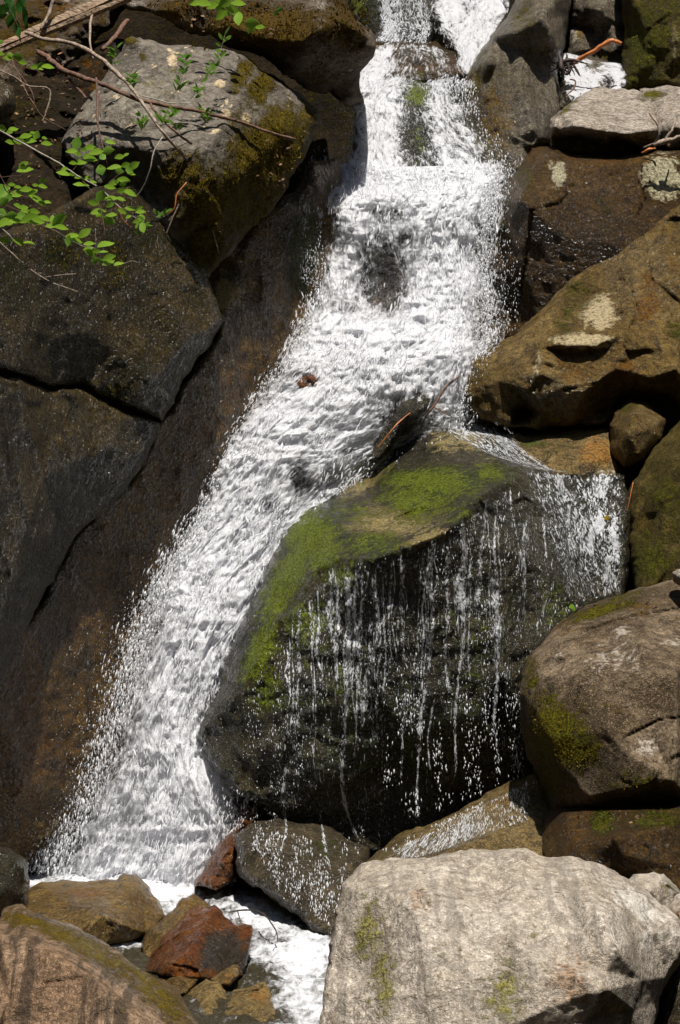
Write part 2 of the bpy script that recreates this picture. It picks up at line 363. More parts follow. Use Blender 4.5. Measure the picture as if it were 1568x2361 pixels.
# ------------------------------------------------------------------ the ground behind and below everything
def sheet(name, xs, ys, fn, mat, **kw):
    gx, gy = np.meshgrid(xs, ys); V = fn(gx, gy); n, m = gx.shape
    i = np.arange(n * m).reshape(n, m)
    F = np.stack([i[:-1, :-1], i[:-1, 1:], i[1:, 1:], i[1:, :-1]], -1).reshape(-1, 4)
    z = np.zeros(n * m)
    return mesh_obj(name, V.reshape(-1, 3), F, mat, attrs=kw.pop('attrs', {'moss': z + .3, 'stain': z, 'pale': z, 'wet': z + .2}), **kw)
def hill(x, t):
    # t runs from under the camera, over the stream bed, up the steep ravine
    y = np.where(t < 0, 10.9 + t, 11.5 + t * .42); z = np.where(t < 0, -.25 + 0 * t, t * 1.05 - .25)
    side = np.clip((np.abs(x) - 1.6), 0, None) * .5
    z = z + np.where(t < 0, side, 0); y = y - np.where(t >= 0, np.clip(np.abs(x) - 1.2, 0, 2.5) * .5, 0)
    p = np.stack([x, y, z], -1); n = fbm(p * 1.6, 5, 77)
    return np.stack([x, y - .18 * n, z + .10 * n], -1)
tag(sheet('hillside', np.arange(-7, 7.01, .07), np.concatenate([np.arange(-14, 0, .1), np.arange(0, 9, .06)]), hill, M['soil']), kind='structure')
def added_slopes(x, y):
    # the stream bed runs out below the camera; unseen slopes added all round to cut low skylight
    d = np.hypot(x * 1.15, (y - 4.) * .62); z = -.6 + np.clip(d - 4.5, 0, 26) * .95 + 1.2 * fbm(np.stack([x * .12, y * .12, 0 * x], -1), 4, 5) * np.clip((d - 4.5) / 6, 0, 1)
    return np.stack([x, y, z], -1)
gr = np.concatenate([np.linspace(-150, -32, 14), np.linspace(-30, 34, 90), np.linspace(36, 150, 14)])
M['slope'] = rock_mat('forest_slope', (.016, .02, .007), (.035, .04, .012), dark=(.006, .006, .003), speck=.5, rough=.95, big=.5, grain=6)
tag(sheet('ground', gr, gr, added_slopes, M['slope']), kind='structure')

# ------------------------------------------------------------------ rocks: outlines (x, y, distance)
E = []
rock('bank_rock', 'soil', [(-60,120,11.8),(120,130,11.9),(290,90,11.8),(330,330,11.3),(250,470,10.8),(100,640,10.2),(-60,660,9.9)],
     [(100,300,11.2),(60,480,10.4),(200,300,11.3),(180,420,10.75)], 'dark mossy earth bank behind the green leafy branches on the left', 'bank', thick=.8, amp=.06, fac=.05,
     moss=[(200,330,90,60,.6),(60,250,90,60,.5)], stain=[(230,180,60,60,.4)])
rock('boulder', 'overhang', [(-40,-60,12.2),(300,-60,12.3),(290,20,12.1),(262,62,11.95),(215,100,11.8),(160,165,11.8),(80,210,11.7),(-40,210,11.6)],
     [(100,40,11.85),(200,50,11.75),(120,120,11.7)], 'shaded lichen spotted rock behind the weathered plank at the top left', thick=.6, amp=.05, fac=.06, moss=[(60,80,120,90,.7),(230,50,60,30,.6)], stain=[(120,30,80,60,.5)])  # moss and stain patches double as painted shade darkening this rock
rock('boulder', 'under_dark', [(-60,180,10.6),(10,188,10.6),(32,200,10.6),(36,235,10.6),(22,290,10.6),(10,330,10.6),(-60,340,10.5)], [(0,240,10.4)], 'small pale edged rock at the left border among dark twigs', moss=[(0,300,30,30,.6)], pale=[(20,215,14,14,.5)])
rock('boulder', 'overhang', [(255,-70,11.8),(270,0,11.6),(300,24,11.5),(345,26,11.45),(400,52,11.4),(440,75,11.35),(480,78,11.35),(545,110,11.3),(590,126,11.3),(625,143,11.3),(655,172,11.35),(700,192,11.5),(745,212,11.7),(763,205,11.8),(783,236,11.85),(812,240,11.9),(838,232,11.9),(830,170,11.7),(855,138,11.5),(867,110,11.4),(862,88,11.4),(838,60,11.5),(805,20,11.75),(790,-70,12.1)],
     [(400,20,11.3),(520,60,11.15),(640,95,11.0),(700,95,10.9),(735,68,10.85),(790,45,11.1),(830,72,11.25),(500,-10,11.5),(650,0,11.35),(720,10,11.2),(760,140,11.35),(700,150,11.2),(800,110,11.3),(430,-60,11.9),(650,-60,11.9),(740,-60,11.8)],
     'big dark overhanging boulder with brown moss above the grey lichen boulder', thick=.9, amp=.045, fac=.035, jag=6, moss=[(600,70,170,70,.95),(420,20,90,40,.7),(790,60,60,90,.8),(730,170,60,50,.5)], pale=[(745,12,26,20,.55),(318,10,30,14,.5),(470,78,50,8,.5),(400,50,20,8,.5)], stain=[(640,40,120,60,.35)])
rock('boulder', 'lichen', [(290,92,10.92),(310,86,10.97),(350,95,10.97),(400,106,10.97),(470,109,10.97),(540,119,10.97),(575,140,10.97),(610,170,10.97),(660,200,11.02),(705,228,11.03),(735,260,11.07),(740,290,11.07),(718,320,11.02),(697,370,10.97),(662,430,10.92),(632,480,10.92),(600,505,10.9),(560,545,10.76),(515,600,10.64),(480,640,10.6),(430,640,10.52),(380,560,10.46),(330,500,10.42),(300,445,10.57),(200,430,10.57),(150,360,10.62),(140,330,10.67),(180,260,10.77),(240,180,10.87)],
     [(350,350,10.37),(470,345,10.35),(300,250,10.55),(560,220,10.7),(520,290,10.5),(590,270,10.7),(640,300,10.77),(470,420,10.34),(560,400,10.56),(420,500,10.36),(640,380,10.82),(500,520,10.5),(250,330,10.48),(400,200,10.68),(210,310,10.55)],
     'large grey boulder with pale lichen spots and golden moss, crossed by bare branches', thick=.9, sm=4, amp=.02, fac=.03, round_=14,
     moss=[(650,330,70,90,1.2,.4),(570,250,40,120,.45,.5),(600,380,80,90,1.1),(520,470,120,95,1.0),(560,170,24,50,.9,.6),(420,400,80,50,.8),(330,130,10,8,.8),(298,92,22,9,1.),(700,280,40,50,.9),(470,580,60,50,.9),(600,200,30,50,1.,.6)],
     pale=[(397,135,13,18,.9),(507,192,14,9,.95),(567,270,12,14,.95),(520,260,12,9,.9),(495,303,16,6,.85,-.4),(270,224,6,5,.8),(390,115,5,5,.8),(430,190,5,4,.8),(410,210,4,4,.8),(574,415,8,14,.6),(466,215,5,5,.7),(523,235,4,8,.7)],
     stain=[(370,190,60,40,.35),(300,320,60,40,.3)], wet=[(700,300,30,80,.4)])
rock('cliff_block', 'dark_cliff', [(-60,560,9.2),(60,520,9.55),(200,440,9.97),(300,430,10.22),(400,540,10.45),(470,625,10.55),(500,690,10.6),(515,742,10.6),(482,800,10.58),(442,850,10.52),(418,880,10.5),(402,930,10.45),(372,968,10.4),(330,950,10.3),(280,935,10.2),(215,905,10.05),(190,885,10.0),(120,895,9.8),(40,860,9.45),(-60,840,9.15)],
     [(380,700,10.33),(250,650,10.05),(120,700,9.7),(350,880,10.25),(440,780,10.42),(250,800,10.07),(420,640,10.42)],
     'dark mossy cliff block above the diagonal crack, under the leafy branch', 'cliff block', thick=.5, round_=16, rdepth=.07, jag=3, amp=.018, fac=.016, wet=[(60,740,90,120,.3)],
     moss=[(300,560,160,70,.5),(140,585,50,40,.9),(270,600,30,70,.8),(300,860,100,60,.55),(270,905,50,22,.75),(400,760,90,80,.3),(20,640,50,100,.6),(460,680,50,40,.5)], pale=[(400,690,90,40,.25)], stain=[(10,680,30,100,.6),(80,880,70,20,.5)])
rock('cliff_block', 'dark_cliff', [(-60,850,9.15),(40,870,9.45),(120,903,9.8),(160,896,9.9),(190,895,10.0),(280,945,10.2),(330,962,10.3),(368,976,10.38),(340,1050,10.36),(290,1130,10.3),(250,1172,10.26),(180,1230,10.12),(120,1340,9.95),(60,1450,9.75),(0,1570,9.55),(-60,1660,9.3)],
     [(200,1050,9.98),(100,1100,9.7),(50,1250,9.55),(280,1030,10.2)], 'dark wet cliff block below the crack at the left edge', 'cliff block', thick=.4, round_=14, rdepth=.06, jag=3, amp=.018, fac=.014, wet=[(150,1050,200,200,.5)],
     moss=[(20,1000,40,120,.5),(20,1300,100,150,.35)], stain=[(15,1000,26,130,.7)])
rock('granite_face', 'brown_slab', [(430,620,10.85),(480,600,10.95),(520,560,10.98),(600,490,11.12),(640,460,11.22),(680,440,11.35),(720,370,11.5),(780,360,11.7),(820,600,11.85),(780,760,11.6),(720,850,11.45),(640,980,11.28),(580,1080,11.2),(530,1200,11.12),(490,1300,11.05),(460,1420,11.),(450,1600,10.95),(450,2070,10.9),(100,2070,10.75),(-60,2070,10.3),(-60,1500,9.6),(60,1430,9.9),(180,1220,10.25),(300,1100,10.45),(370,960,10.55),(420,880,10.62),(500,770,10.75)],
     [(200,1700,10.4),(60,1800,10.1),(300,1400,10.6),(500,1000,10.85),(600,700,11.05),(650,600,11.2),(250,1900,10.65),(100,1940,10.45),(120,1600,10.15),(400,1200,10.72),(720,560,11.35),(560,620,10.98),(690,480,11.3),(740,440,11.5)],
     'large brown granite slab left of the waterfall, sloping down to the pool', 'rock slab', thick=.5, jag=4, amp=.02, fac=.014, wet=[(330,1150,120,300,.25,.5),(650,580,80,90,.4)],
     moss=[(705,560,40,80,1.0),(695,640,34,60,.7),(720,690,24,30,.5),(640,700,80,60,.2)], stain=[(450,1000,90,120,.5),(250,1400,120,120,.45),(80,1700,120,200,.5),(540,900,70,100,.45),(400,1150,60,120,.4)],
     pale=[(525,675,34,44,.8),(110,1910,60,40,.45),(515,640,26,30,.4),(30,1920,30,20,.3)])
rock('boulder', 'central', [(-60,1945,8.6),(20,1955,8.65),(45,1970,8.7),(66,1992,8.7),(70,2030,8.7),(60,2090,8.6),(20,2120,8.5),(-60,2140,8.3)], [(20,2040,8.42),(40,1990,8.5)], 'dark wet rock with a rusty top at the left edge of the pool', stain=[(20,1965,60,16,.3)], round_=14)
# right side, from the top down
rock('boulder', 'grey_wet', [(1300,-60,13.3),(1470,-60,13.3),(1460,240,12.9),(1380,260,12.8),(1280,260,12.7),(1296,150,13.1),(1310,60,13.2)],
     [(1340,60,13.15),(1380,75,13.1),(1340,110,13.0),(1400,110,13.0),(1380,20,12.9),(1330,20,13.1),(1410,50,13.0)], 'wet dark ledge rock above the little side stream at the top right', thick=.6, amp=.04, fac=.05, pale=[(1320,70,14,60,.5)], moss=[(1400,130,40,20,.5)], stain=[(1330,60,30,60,.5)])
rock('boulder', 'olive', [(1425,-60,12.9),(1620,-60,12.6),(1620,220,12.3),(1540,205,12.5),(1430,215,12.75),(1432,150,12.8),(1440,60,12.85)], [(1500,80,12.55),(1480,160,12.6),(1560,60,12.45)],
     'olive mossy rock wall in the top right corner', thick=.6, amp=.03, fac=.04, moss=[(1490,110,60,100,.8),(1450,190,60,20,.7),(1550,20,60,60,.5)], pale=[(1555,100,12,100,.4)])
rock('boulder', 'grey_wet', [(1062,200,12.6),(1090,150,12.6),(1130,90,12.6),(1180,25,12.7),(1215,-60,12.9),(1330,-60,12.9),(1310,40,12.8),(1300,110,12.7),(1286,160,12.6),(1295,210,12.5),(1280,280,12.3),(1268,330,12.2),(1225,350,12.1),(1200,400,12.0),(1130,425,12.1),(1085,400,12.3),(1072,280,12.5)],
     [(1110,197,12.42),(1150,150,12.4),(1200,114,12.38),(1285,108,12.45),(1200,200,12.2),(1230,300,12.03),(1180,75,12.3),(1250,40,12.25),(1130,140,12.32),(1270,80,12.32),(1160,320,12.1),(1120,320,12.25)],
     'tall leaning grey rock with a dark stained top, right of the upper fall', thick=.7, amp=.02, fac=.025, stain=[(1140,280,40,120,.6),(1180,60,90,50,.25),(1100,180,30,60,.5)], moss=[(1110,160,40,60,.5),(1200,50,60,60,.4),(1090,200,20,20,.7)], wet=[(1200,330,100,80,.4)])
rock('flat_rock', 'slab', [(1475,205,12.5),(1520,198,12.5),(1620,195,12.4),(1620,348,11.9),(1540,345,11.9),(1500,300,12.0),(1480,240,12.3)], [(1560,290,11.8)], 'pale flat rock partly hidden behind the slab, at the right border', moss=[(1500,220,30,14,.8)], stain=[(1560,240,40,30,.3)], round_=10)
rock('flat_rock', 'slab', [(1268,310,11.85),(1275,280,11.85),(1290,255,11.95),(1312,240,12.1),(1345,216,12.35),(1400,206,12.45),(1440,204,12.5),(1475,211,12.45),(1500,232,12.3),(1512,262,12.1),(1521,295,11.9),(1512,328,11.9),(1475,338,11.9),(1400,352,11.95),(1300,348,12.0),(1270,338,11.95)],
     [(1280,291,11.74),(1330,291,11.66),(1400,304,11.6),(1445,309,11.6),(1490,302,11.68),(1508,298,11.74),(1280,318,11.95),(1330,322,12.0),(1420,330,12.0),(1480,322,11.88),(1290,300,11.82),(1400,314,11.75),(1330,302,11.8)],
     'pale speckled granite slab with a sunlit top and deep shadow beneath', 'slab', thick=.35, sm=1, round_=8, rdepth=.04, jag=3, amp=.012, fac=.018, moss=[(1310,240,34,10,.7,-.6),(1300,255,24,8,.6,-.6),(1490,225,24,14,.5)], stain=[(1505,270,14,40,.4)])
rock('boulder', 'wet_brown', [(1190,395,11.8),(1210,365,11.8),(1228,345,11.8),(1262,340,11.8),(1310,352,11.82),(1400,354,11.82),(1480,348,11.82),(1620,342,11.8),(1620,480,11.6),(1620,640,11.5),(1350,660,11.45),(1250,740,11.5),(1190,790,11.55),(1150,800,11.6),(1128,760,11.7),(1112,640,11.75),(1122,520,11.75),(1140,470,11.75),(1145,440,11.78)],
     [(1225,480,11.38),(1300,420,11.5),(1300,550,11.42),(1440,450,11.5),(1265,362,11.62),(1310,372,11.62),(1400,374,11.6),(1500,372,11.62),(1200,600,11.48),(1215,430,11.5),(1170,520,11.55),(1200,460,11.42),(1400,560,11.38)],
     'big wet brown block under the pale slab, with a white patch', thick=.6, sm=1, amp=.02, fac=.03, cracks=[([(1480,347),(1478,400),(1486,470),(1470,500)],2.5,.03),([(1310,352),(1330,420),(1290,470),(1225,485)],2.5,.025),([(1225,485),(1215,600),(1195,700)],2.5,.03),([(1330,440),(1420,400),(1478,392)],2,.015)], moss=[(1205,400,50,50,.5),(1150,530,16,30,.9),(1180,480,50,30,.4),(1400,500,40,60,.3)], stain=[(1215,370,50,40,.5),(1400,370,80,14,.4),(1310,360,30,20,.4)],
     pale=[(1288,402,16,30,1.0,.2),(1530,410,55,60,.75),(1255,460,14,40,.25),(1270,385,10,20,.4)], wet=[(1300,500,150,100,.4),(1540,400,60,60,-.7)])
rock('boulder', 'mid_right', fac=.05, outline=[(1068,905,11.05),(1085,835,11.1),(1140,800,11.2),(1190,770,11.25),(1250,712,11.3),(1300,662,11.35),(1350,612,11.4),(1420,580,11.4),(1480,530,11.45),(1568,470,11.5),(1620,460,11.5),(1620,950,10.9),(1568,942,10.95),(1540,918,11.0),(1510,913,11.0),(1450,920,11.0),(1420,945,11.0),(1400,975,10.9),(1310,985,10.85),(1240,992,10.85),(1175,985,10.92),(1110,968,11.02),(1080,950,11.07)],
     inner=[(1268,768,10.98),(1300,795,10.8),(1370,797,10.78),(1430,770,10.85),(1450,730,11.0),(1380,690,11.2),(1320,745,11.06),(1400,740,11.02),(1310,818,10.87),(1390,818,10.85),(1250,800,10.9),(1240,860,10.75),(1220,900,10.78),(1350,900,10.75),(1420,850,10.8),(1500,800,10.85),(1500,700,11.1),(1560,850,10.8),(1450,640,11.25),(1150,880,10.95),(1215,952,11.15),(1180,940,10.95),(1250,950,10.82),(1212,920,10.86),(1222,976,10.9),(1395,945,11.05),(1540,930,11.15),(1500,870,10.75)],
     label='broad mottled brown rock with a pale broken shelf, right of the main fall', thick=.7, sm=.6, amp=.022, cracks=[([(1250,712),(1262,765),(1245,840),(1232,900)],2.5,.03),([(1450,640),(1470,720),(1440,800),(1470,870),(1450,920)],2.5,.035),([(1480,530),(1500,640),(1568,700)],2.5,.03),([(1300,900),(1400,880),(1500,840)],2,.02)], moss=[(1190,920,30,30,.6),(1330,680,50,40,.5),(1300,740,30,40,.5),(1130,860,60,40,.25),(1560,760,30,40,.5)],
     pale=[(1345,785,75,20,.8),(1385,720,50,50,.7),(1240,830,14,60,.4),(1500,590,40,40,.3)], stain=[(1320,850,60,60,.5),(1490,700,40,80,.6),(1440,860,60,60,.5),(1560,620,30,60,.4),(1300,930,90,30,.3)], wet=[(1480,640,80,80,.5),(1330,880,100,60,.3)])
rock('boulder', 'gold', [(1170,1000,10.95),(1240,994,10.97),(1400,985,10.97),(1440,1000,10.95),(1440,1080,10.75),(1430,1115,10.65),(1250,1110,10.6),(1190,1060,10.75)], [(1300,1050,10.68),(1380,1060,10.66),(1250,1020,10.85)], 'golden stained wet rock just above the right hand trickles', moss=[(1220,1020,40,20,.6),(1290,1030,60,20,.3)], stain=[(1380,1045,50,40,.8)], pale=[(1400,1087,40,6,.5)])
rock('boulder', 'mid_right', [(1405,980,10.8),(1420,945,10.85),(1450,918,10.9),(1490,928,10.85),(1537,965,10.85),(1525,1010,10.75),(1480,1062,10.6),(1440,1077,10.6),(1410,1045,10.7)], [(1460,960,10.62),(1450,1000,10.52),(1490,990,10.6)], fac=.01, amp=.012, label='small rounded wet rock wedged beneath the broad mottled rock', moss=[(1440,940,30,14,.6),(1430,1020,30,20,.3)], step=2, wet=[(1490,980,40,40,.4)])
rock('boulder', 'olive', [(1620,940,10.6),(1580,960,10.7),(1530,1010,10.7),(1490,1060,10.6),(1458,1110,10.5),(1450,1200,10.4),(1455,1300,10.2),(1470,1400,10.0),(1620,1400,9.7)], [(1530,1150,10.15),(1530,1260,10.03),(1580,1060,10.2)], 'olive algae covered rock wall at the right edge beside the trickles', moss=[(1500,1290,60,60,.7),(1540,1150,60,80,.5)], stain=[(1500,1180,40,60,.3)], thick=.5)
# rocks in the stream
rock('boulder', 'central', [(790,-60,13.5),(1010,-60,13.5),(1015,60,13.35),(990,105,13.25),(860,105,13.2),(800,40,13.35)], [(900,20,13.2),(960,60,13.15)], 'black wet rock behind the thin strands at the top', moss=[(830,10,40,40,.5)])
rock('boulder', 'grey_wet', [(980,-60,14.1),(1300,-60,14.1),(1220,130,13.6),(1040,190,13.3),(985,90,13.7)], [(1090,40,13.7)], 'rock ledge under the topmost white fall')
rock('boulder', 'wet_brown', [(825,165,12.8),(845,125,12.85),(862,100,12.95),(900,88,13.0),(960,95,13.0),(1010,98,13.0),(1050,118,12.95),(1075,150,12.8),(1088,180,12.7),(1000,195,12.6),(900,200,12.6),(835,205,12.6)], [(950,130,12.72),(1020,150,12.65)], 'smooth golden brown boulder in the stream at the top', moss=[(1000,120,60,30,.5),(940,180,100,16,.5)], pale=[(900,120,40,20,.2)], stain=[(960,150,80,30,.3)])
rock('boulder', 'central', [(895,240,12.4),(920,200,12.5),(960,185,12.55),(1000,197,12.5),(1070,225,12.5),(1125,300,12.3),(1180,370,12.1),(1200,430,12.0),(900,440,11.95),(905,340,12.2)], [(960,270,12.2),(960,380,12.02),(1050,320,12.1)], 'mossy rock splitting the upper fall in two', moss=[(965,215,40,34,.9),(960,330,30,60,.4)], stain=[(1080,330,60,80,.2)], pale=[(1110,340,60,70,.35)])
rock('boulder', 'wet_brown', [(690,470,11.75),(720,420,11.8),(760,400,11.9),(900,420,12.1),(1160,420,12.0),(1170,520,11.9),(1150,800,11.65),(1130,1000,11.5),(1000,1010,11.4),(800,1120,11.3),(600,1200,11.3),(560,1100,11.4),(660,960,11.5),(720,820,11.6),(780,650,11.8)],
     [(880,600,11.68),(880,690,11.6),(950,620,11.7),(800,900,11.35),(1000,750,11.5),(700,1060,11.2),(1060,600,11.75)], 'dark wet bedrock showing through gaps in the white main fall', 'bedrock', thick=.8, amp=.05, fac=.05, wet=[(880,800,400,400,.4)])
rock('stone', 'central', [(845,1055,11.0),(862,1000,11.05),(905,935,11.12),(945,890,11.15),(1000,880,11.12),(1006,912,11.08),(965,960,10.98),(905,1030,10.9),(862,1068,10.9)], [(930,950,10.92)], 'dark wet stone with a bare twig in the middle of the chute', 'stone', step=2, thick=.3)
rock('stone', 'pool_red', [(682,884,11.1),(695,866,11.12),(728,859,11.12),(755,864,11.12),(750,886,11.09),(718,896,11.08),(688,896,11.08)], [(722,874,11.06)], 'small reddish stone poking out of the white chute on its left side', 'stone', step=2, thick=.15, round_=8, rdepth=.03, jag=2)
rock('boulder', 'central', [(840,1085,11.2),(930,1012,11.25),(990,972,11.3),(1040,962,11.32),(1100,966,11.3),(1160,985,11.2),(1200,1015,11.05),(1240,1065,10.75),(1310,1097,10.6),(1380,1092,10.55),(1440,1097,10.5),(1458,1150,10.45),(1455,1280,10.3),(1440,1400,10.2),(1330,1560,10.0),(1270,1740,10.0),(1230,1800,10.1),(1100,1870,10.1),(950,1975,10.0),(830,1970,10.0),(750,1935,10.0),(650,1905,10.0),(600,1855,10.0),(555,1835,10.0),(500,1785,10.1),(472,1742,10.2),(452,1692,10.3),(503,1600,10.3),(530,1500,10.35),(560,1430,10.4),(590,1370,10.45),(625,1290,10.6),(660,1230,10.7),(700,1178,10.85),(750,1150,10.95)],
     [(780,1285,9.85),(860,1290,9.6),(930,1262,9.56),(1000,1237,9.56),(1060,1200,9.62),(1110,1142,9.86),(1180,1108,10.14),(1290,1106,10.3),(780,1200,10.28),(900,1170,10.3),(1000,1080,10.62),(1100,1060,10.66),(1150,1085,10.42),(740,1240,10.25),(690,1330,10.12),(640,1430,10.06),(590,1520,10.03),(560,1600,10.03),(700,1400,9.93),
      (780,1315,9.84),(860,1318,9.64),(1000,1262,9.6),(1070,1225,9.66),(780,1420,9.82),(860,1420,9.7),(1000,1400,9.68),(1100,1350,9.76),(1130,1170,9.9),(1250,1150,10.24),(1250,1300,10.06),(1400,1250,10.26),(860,1600,9.74),(1000,1600,9.72),(1150,1550,9.82),(700,1600,9.82),(620,1700,9.9),(700,1750,9.84),(950,1680,9.72),(1100,1650,9.78),(1000,1780,10.0),(850,1880,10.0),(1150,1730,10.0),(930,1800,10.0),(760,1830,9.9)],
     'huge central boulder with bright green algae on top and a dark dripping face', thick=.9, sm=1.5, amp=.03, fac=.034, round_=16, rdepth=.09,
     moss=[(720,1240,70,100,1.0,-.6),(660,1340,40,120,1.05,.5),(1000,1112,130,40,.95),(960,1150,100,60,.8),(860,1250,90,34,.72),(1130,1090,60,26,.75),(800,1180,90,40,.55),(600,1500,34,90,.95,.4),(800,1330,70,60,.65),(700,1440,80,80,.6),(620,1600,70,60,.6),(1280,1400,60,70,.45),(1050,1180,50,30,.6),(1090,1500,120,160,.28),(800,1600,80,160,.35)],
     pale=[(900,1200,130,50,.75),(840,1110,90,30,.6,-.6),(980,1240,90,14,.7,-.3),(1060,1010,110,40,.55),(1020,1180,50,30,.5),(1120,1070,60,30,.4),(640,1280,14,50,.35,.5)], stain=[(950,1700,300,160,.6),(1240,1420,60,80,.3)], wet=[(900,1550,400,300,.3)])
# right foot
rock('boulder', 'wet_brown', [(1240,1890,9.2),(1290,1860,9.0),(1400,1860,8.8),(1620,1850,8.7),(1620,2090,8.2),(1270,2090,8.4),(1250,1960,8.9)], [(1420,1930,8.3),(1330,1950,8.42),(1540,1905,8.28)], 'dark brown wet rock under the mossy right boulder, with bright moss tufts', moss=[(1388,1895,26,26,1.1),(1510,1890,90,22,.7)], stain=[(1330,1930,40,60,.3)])
rock('boulder', 'gold', [(820,2000,9.5),(900,1940,9.6),(1000,1895,9.7),(1100,1845,9.7),(1200,1795,9.65),(1240,1782,9.6),(1272,1860,9.3),(1320,1900,9.2),(1320,2020,8.8),(1200,2070,8.6),(900,2070,8.8),(815,2050,9.2)], [(1100,1935,9.1),(1230,1885,9.2),(950,1985,9.15)], 'slanting wet golden brown rock behind the pale foreground boulder', wet=[(1000,1920,200,90,.5)], amp=.03, stain=[(1180,1860,60,40,.4)], moss=[(900,1960,90,40,.25)])
rock('boulder', 'under_dark', [(540,1925,9.75),(580,1897,9.8),(640,1885,9.85),(760,1905,9.85),(850,1955,9.75),(850,2165,8.9),(785,2180,8.88),(730,2152,9.0),(690,2112,9.15),(620,2062,9.35),(580,2042,9.45),(550,2012,9.6)], [(650,1980,9.45),(730,2060,9.15),(800,2050,9.15)], 'dark grey wet rock at the foot of the central boulder, by the white pool', moss=[(760,1960,60,40,.4)], wet=[(700,2000,150,100,.2)], pale=[(640,2000,60,60,.2)])
rock('rock_wedge', 'pool_red', [(450,2045,9.95),(470,1990,10.02),(500,1950,10.07),(530,1912,10.12),(560,1850,10.15),(600,1850,10.1),(602,1885,10.0),(548,1925,9.9),(542,1980,9.85),(537,2030,9.8),(500,2054,9.75)], [(505,2000,9.86),(530,1950,9.92),(490,2020,9.88),(515,1985,9.83)], 'splintered red brown rock wedge standing at the foot of the fall', 'rock', step=2, jag=4, fac=.03, fscale=9)
rock('boulder', 'right_boulder', [(1197,1600,9.3),(1205,1550,9.4),(1228,1500,9.45),(1290,1445,9.6),(1350,1395,9.75),(1450,1362,9.8),(1568,1335,9.8),(1620,1330,9.8),(1620,1885,8.85),(1540,1872,8.9),(1460,1868,8.95),(1370,1892,9.05),(1270,1882,9.2),(1252,1830,9.4),(1242,1790,9.35),(1213,1740,9.32),(1200,1670,9.32)],
     [(1300,1482,9.3),(1400,1442,9.38),(1500,1432,9.32),(1250,1560,9.1),(1330,1560,8.97),(1450,1550,8.87),(1560,1560,8.82),(1270,1700,8.9),(1400,1680,8.7),(1300,1790,8.86),(1450,1740,8.64),(1500,1690,8.76),(1560,1700,8.62),(1440,1820,8.66),(1550,1800,8.58),(1360,1840,8.78),(1240,1640,9.08),(1360,1520,9.05),(1480,1490,9.0)],
     'large mossy sided boulder on the right, in front of the dripping face', thick=.9, sm=1, amp=.03, fac=.045, cracks=[([(1290,1450),(1340,1462),(1420,1430),(1568,1402)],3,.04),([(1440,1700),(1520,1660),(1600,1650)],2.5,.03),([(1330,1480),(1350,1560),(1320,1640)],2,.02)], moss=[(1270,1690,60,90,.95),(1330,1730,60,50,.9),(1260,1800,60,60,.7),(1380,1410,80,16,.9,-.3),(1440,1380,60,14,.6,-.3),(1480,1810,90,50,.55),(1225,1560,20,60,.6),(1330,1660,80,40,.4),(1540,1850,40,20,.7)],
     pale=[(1410,1520,90,60,.42),(1500,1720,50,26,.55),(1290,1520,50,30,.3),(1430,1455,26,14,.5),(1540,1480,40,20,.4),(1350,1590,60,40,.25)], stain=[(1300,1440,60,30,.5),(1480,1400,100,30,.4),(1450,1640,90,40,.3)])
rock('stone', 'slab', [(1552,1340,9.55),(1550,1320,9.55),(1562,1312,9.55),(1600,1315,9.5),(1610,1350,9.5),(1570,1352,9.5)], [(1570,1330,9.45)], 'small tan stone lying on the mossy right boulder', 'stone', step=2, thick=.12, round_=8, rdepth=.03, jag=2)
rock('stone', 'pale', [(1425,2050,8.1),(1460,2016,8.15),(1510,2010,8.15),(1545,2028,8.12),(1570,2060,8.1),(1560,2140,8.0),(1440,2130,8.0)], [(1500,2050,7.95)], 'smaller pale stone peeping out behind the foreground boulder', 'stone', step=2, thick=.3, moss=[(1540,2050,20,20,.5)])
rock('stone', 'pale', [(1535,2095,7.85),(1560,2062,7.9),(1620,2050,7.85),(1620,2190,7.75),(1560,2180,7.75)], [(1585,2110,7.7)], 'pinkish stone at the right border, right of the foreground boulder', 'stone', step=2, thick=.3, stain=[(1580,2110,40,60,.5)])
rock('boulder', 'under_dark', [(1520,2260,7.75),(1620,2150,7.8),(1620,2500,7.4),(1480,2500,7.5)], [(1570,2330,7.55)], 'dark shaded rock in the bottom right corner')
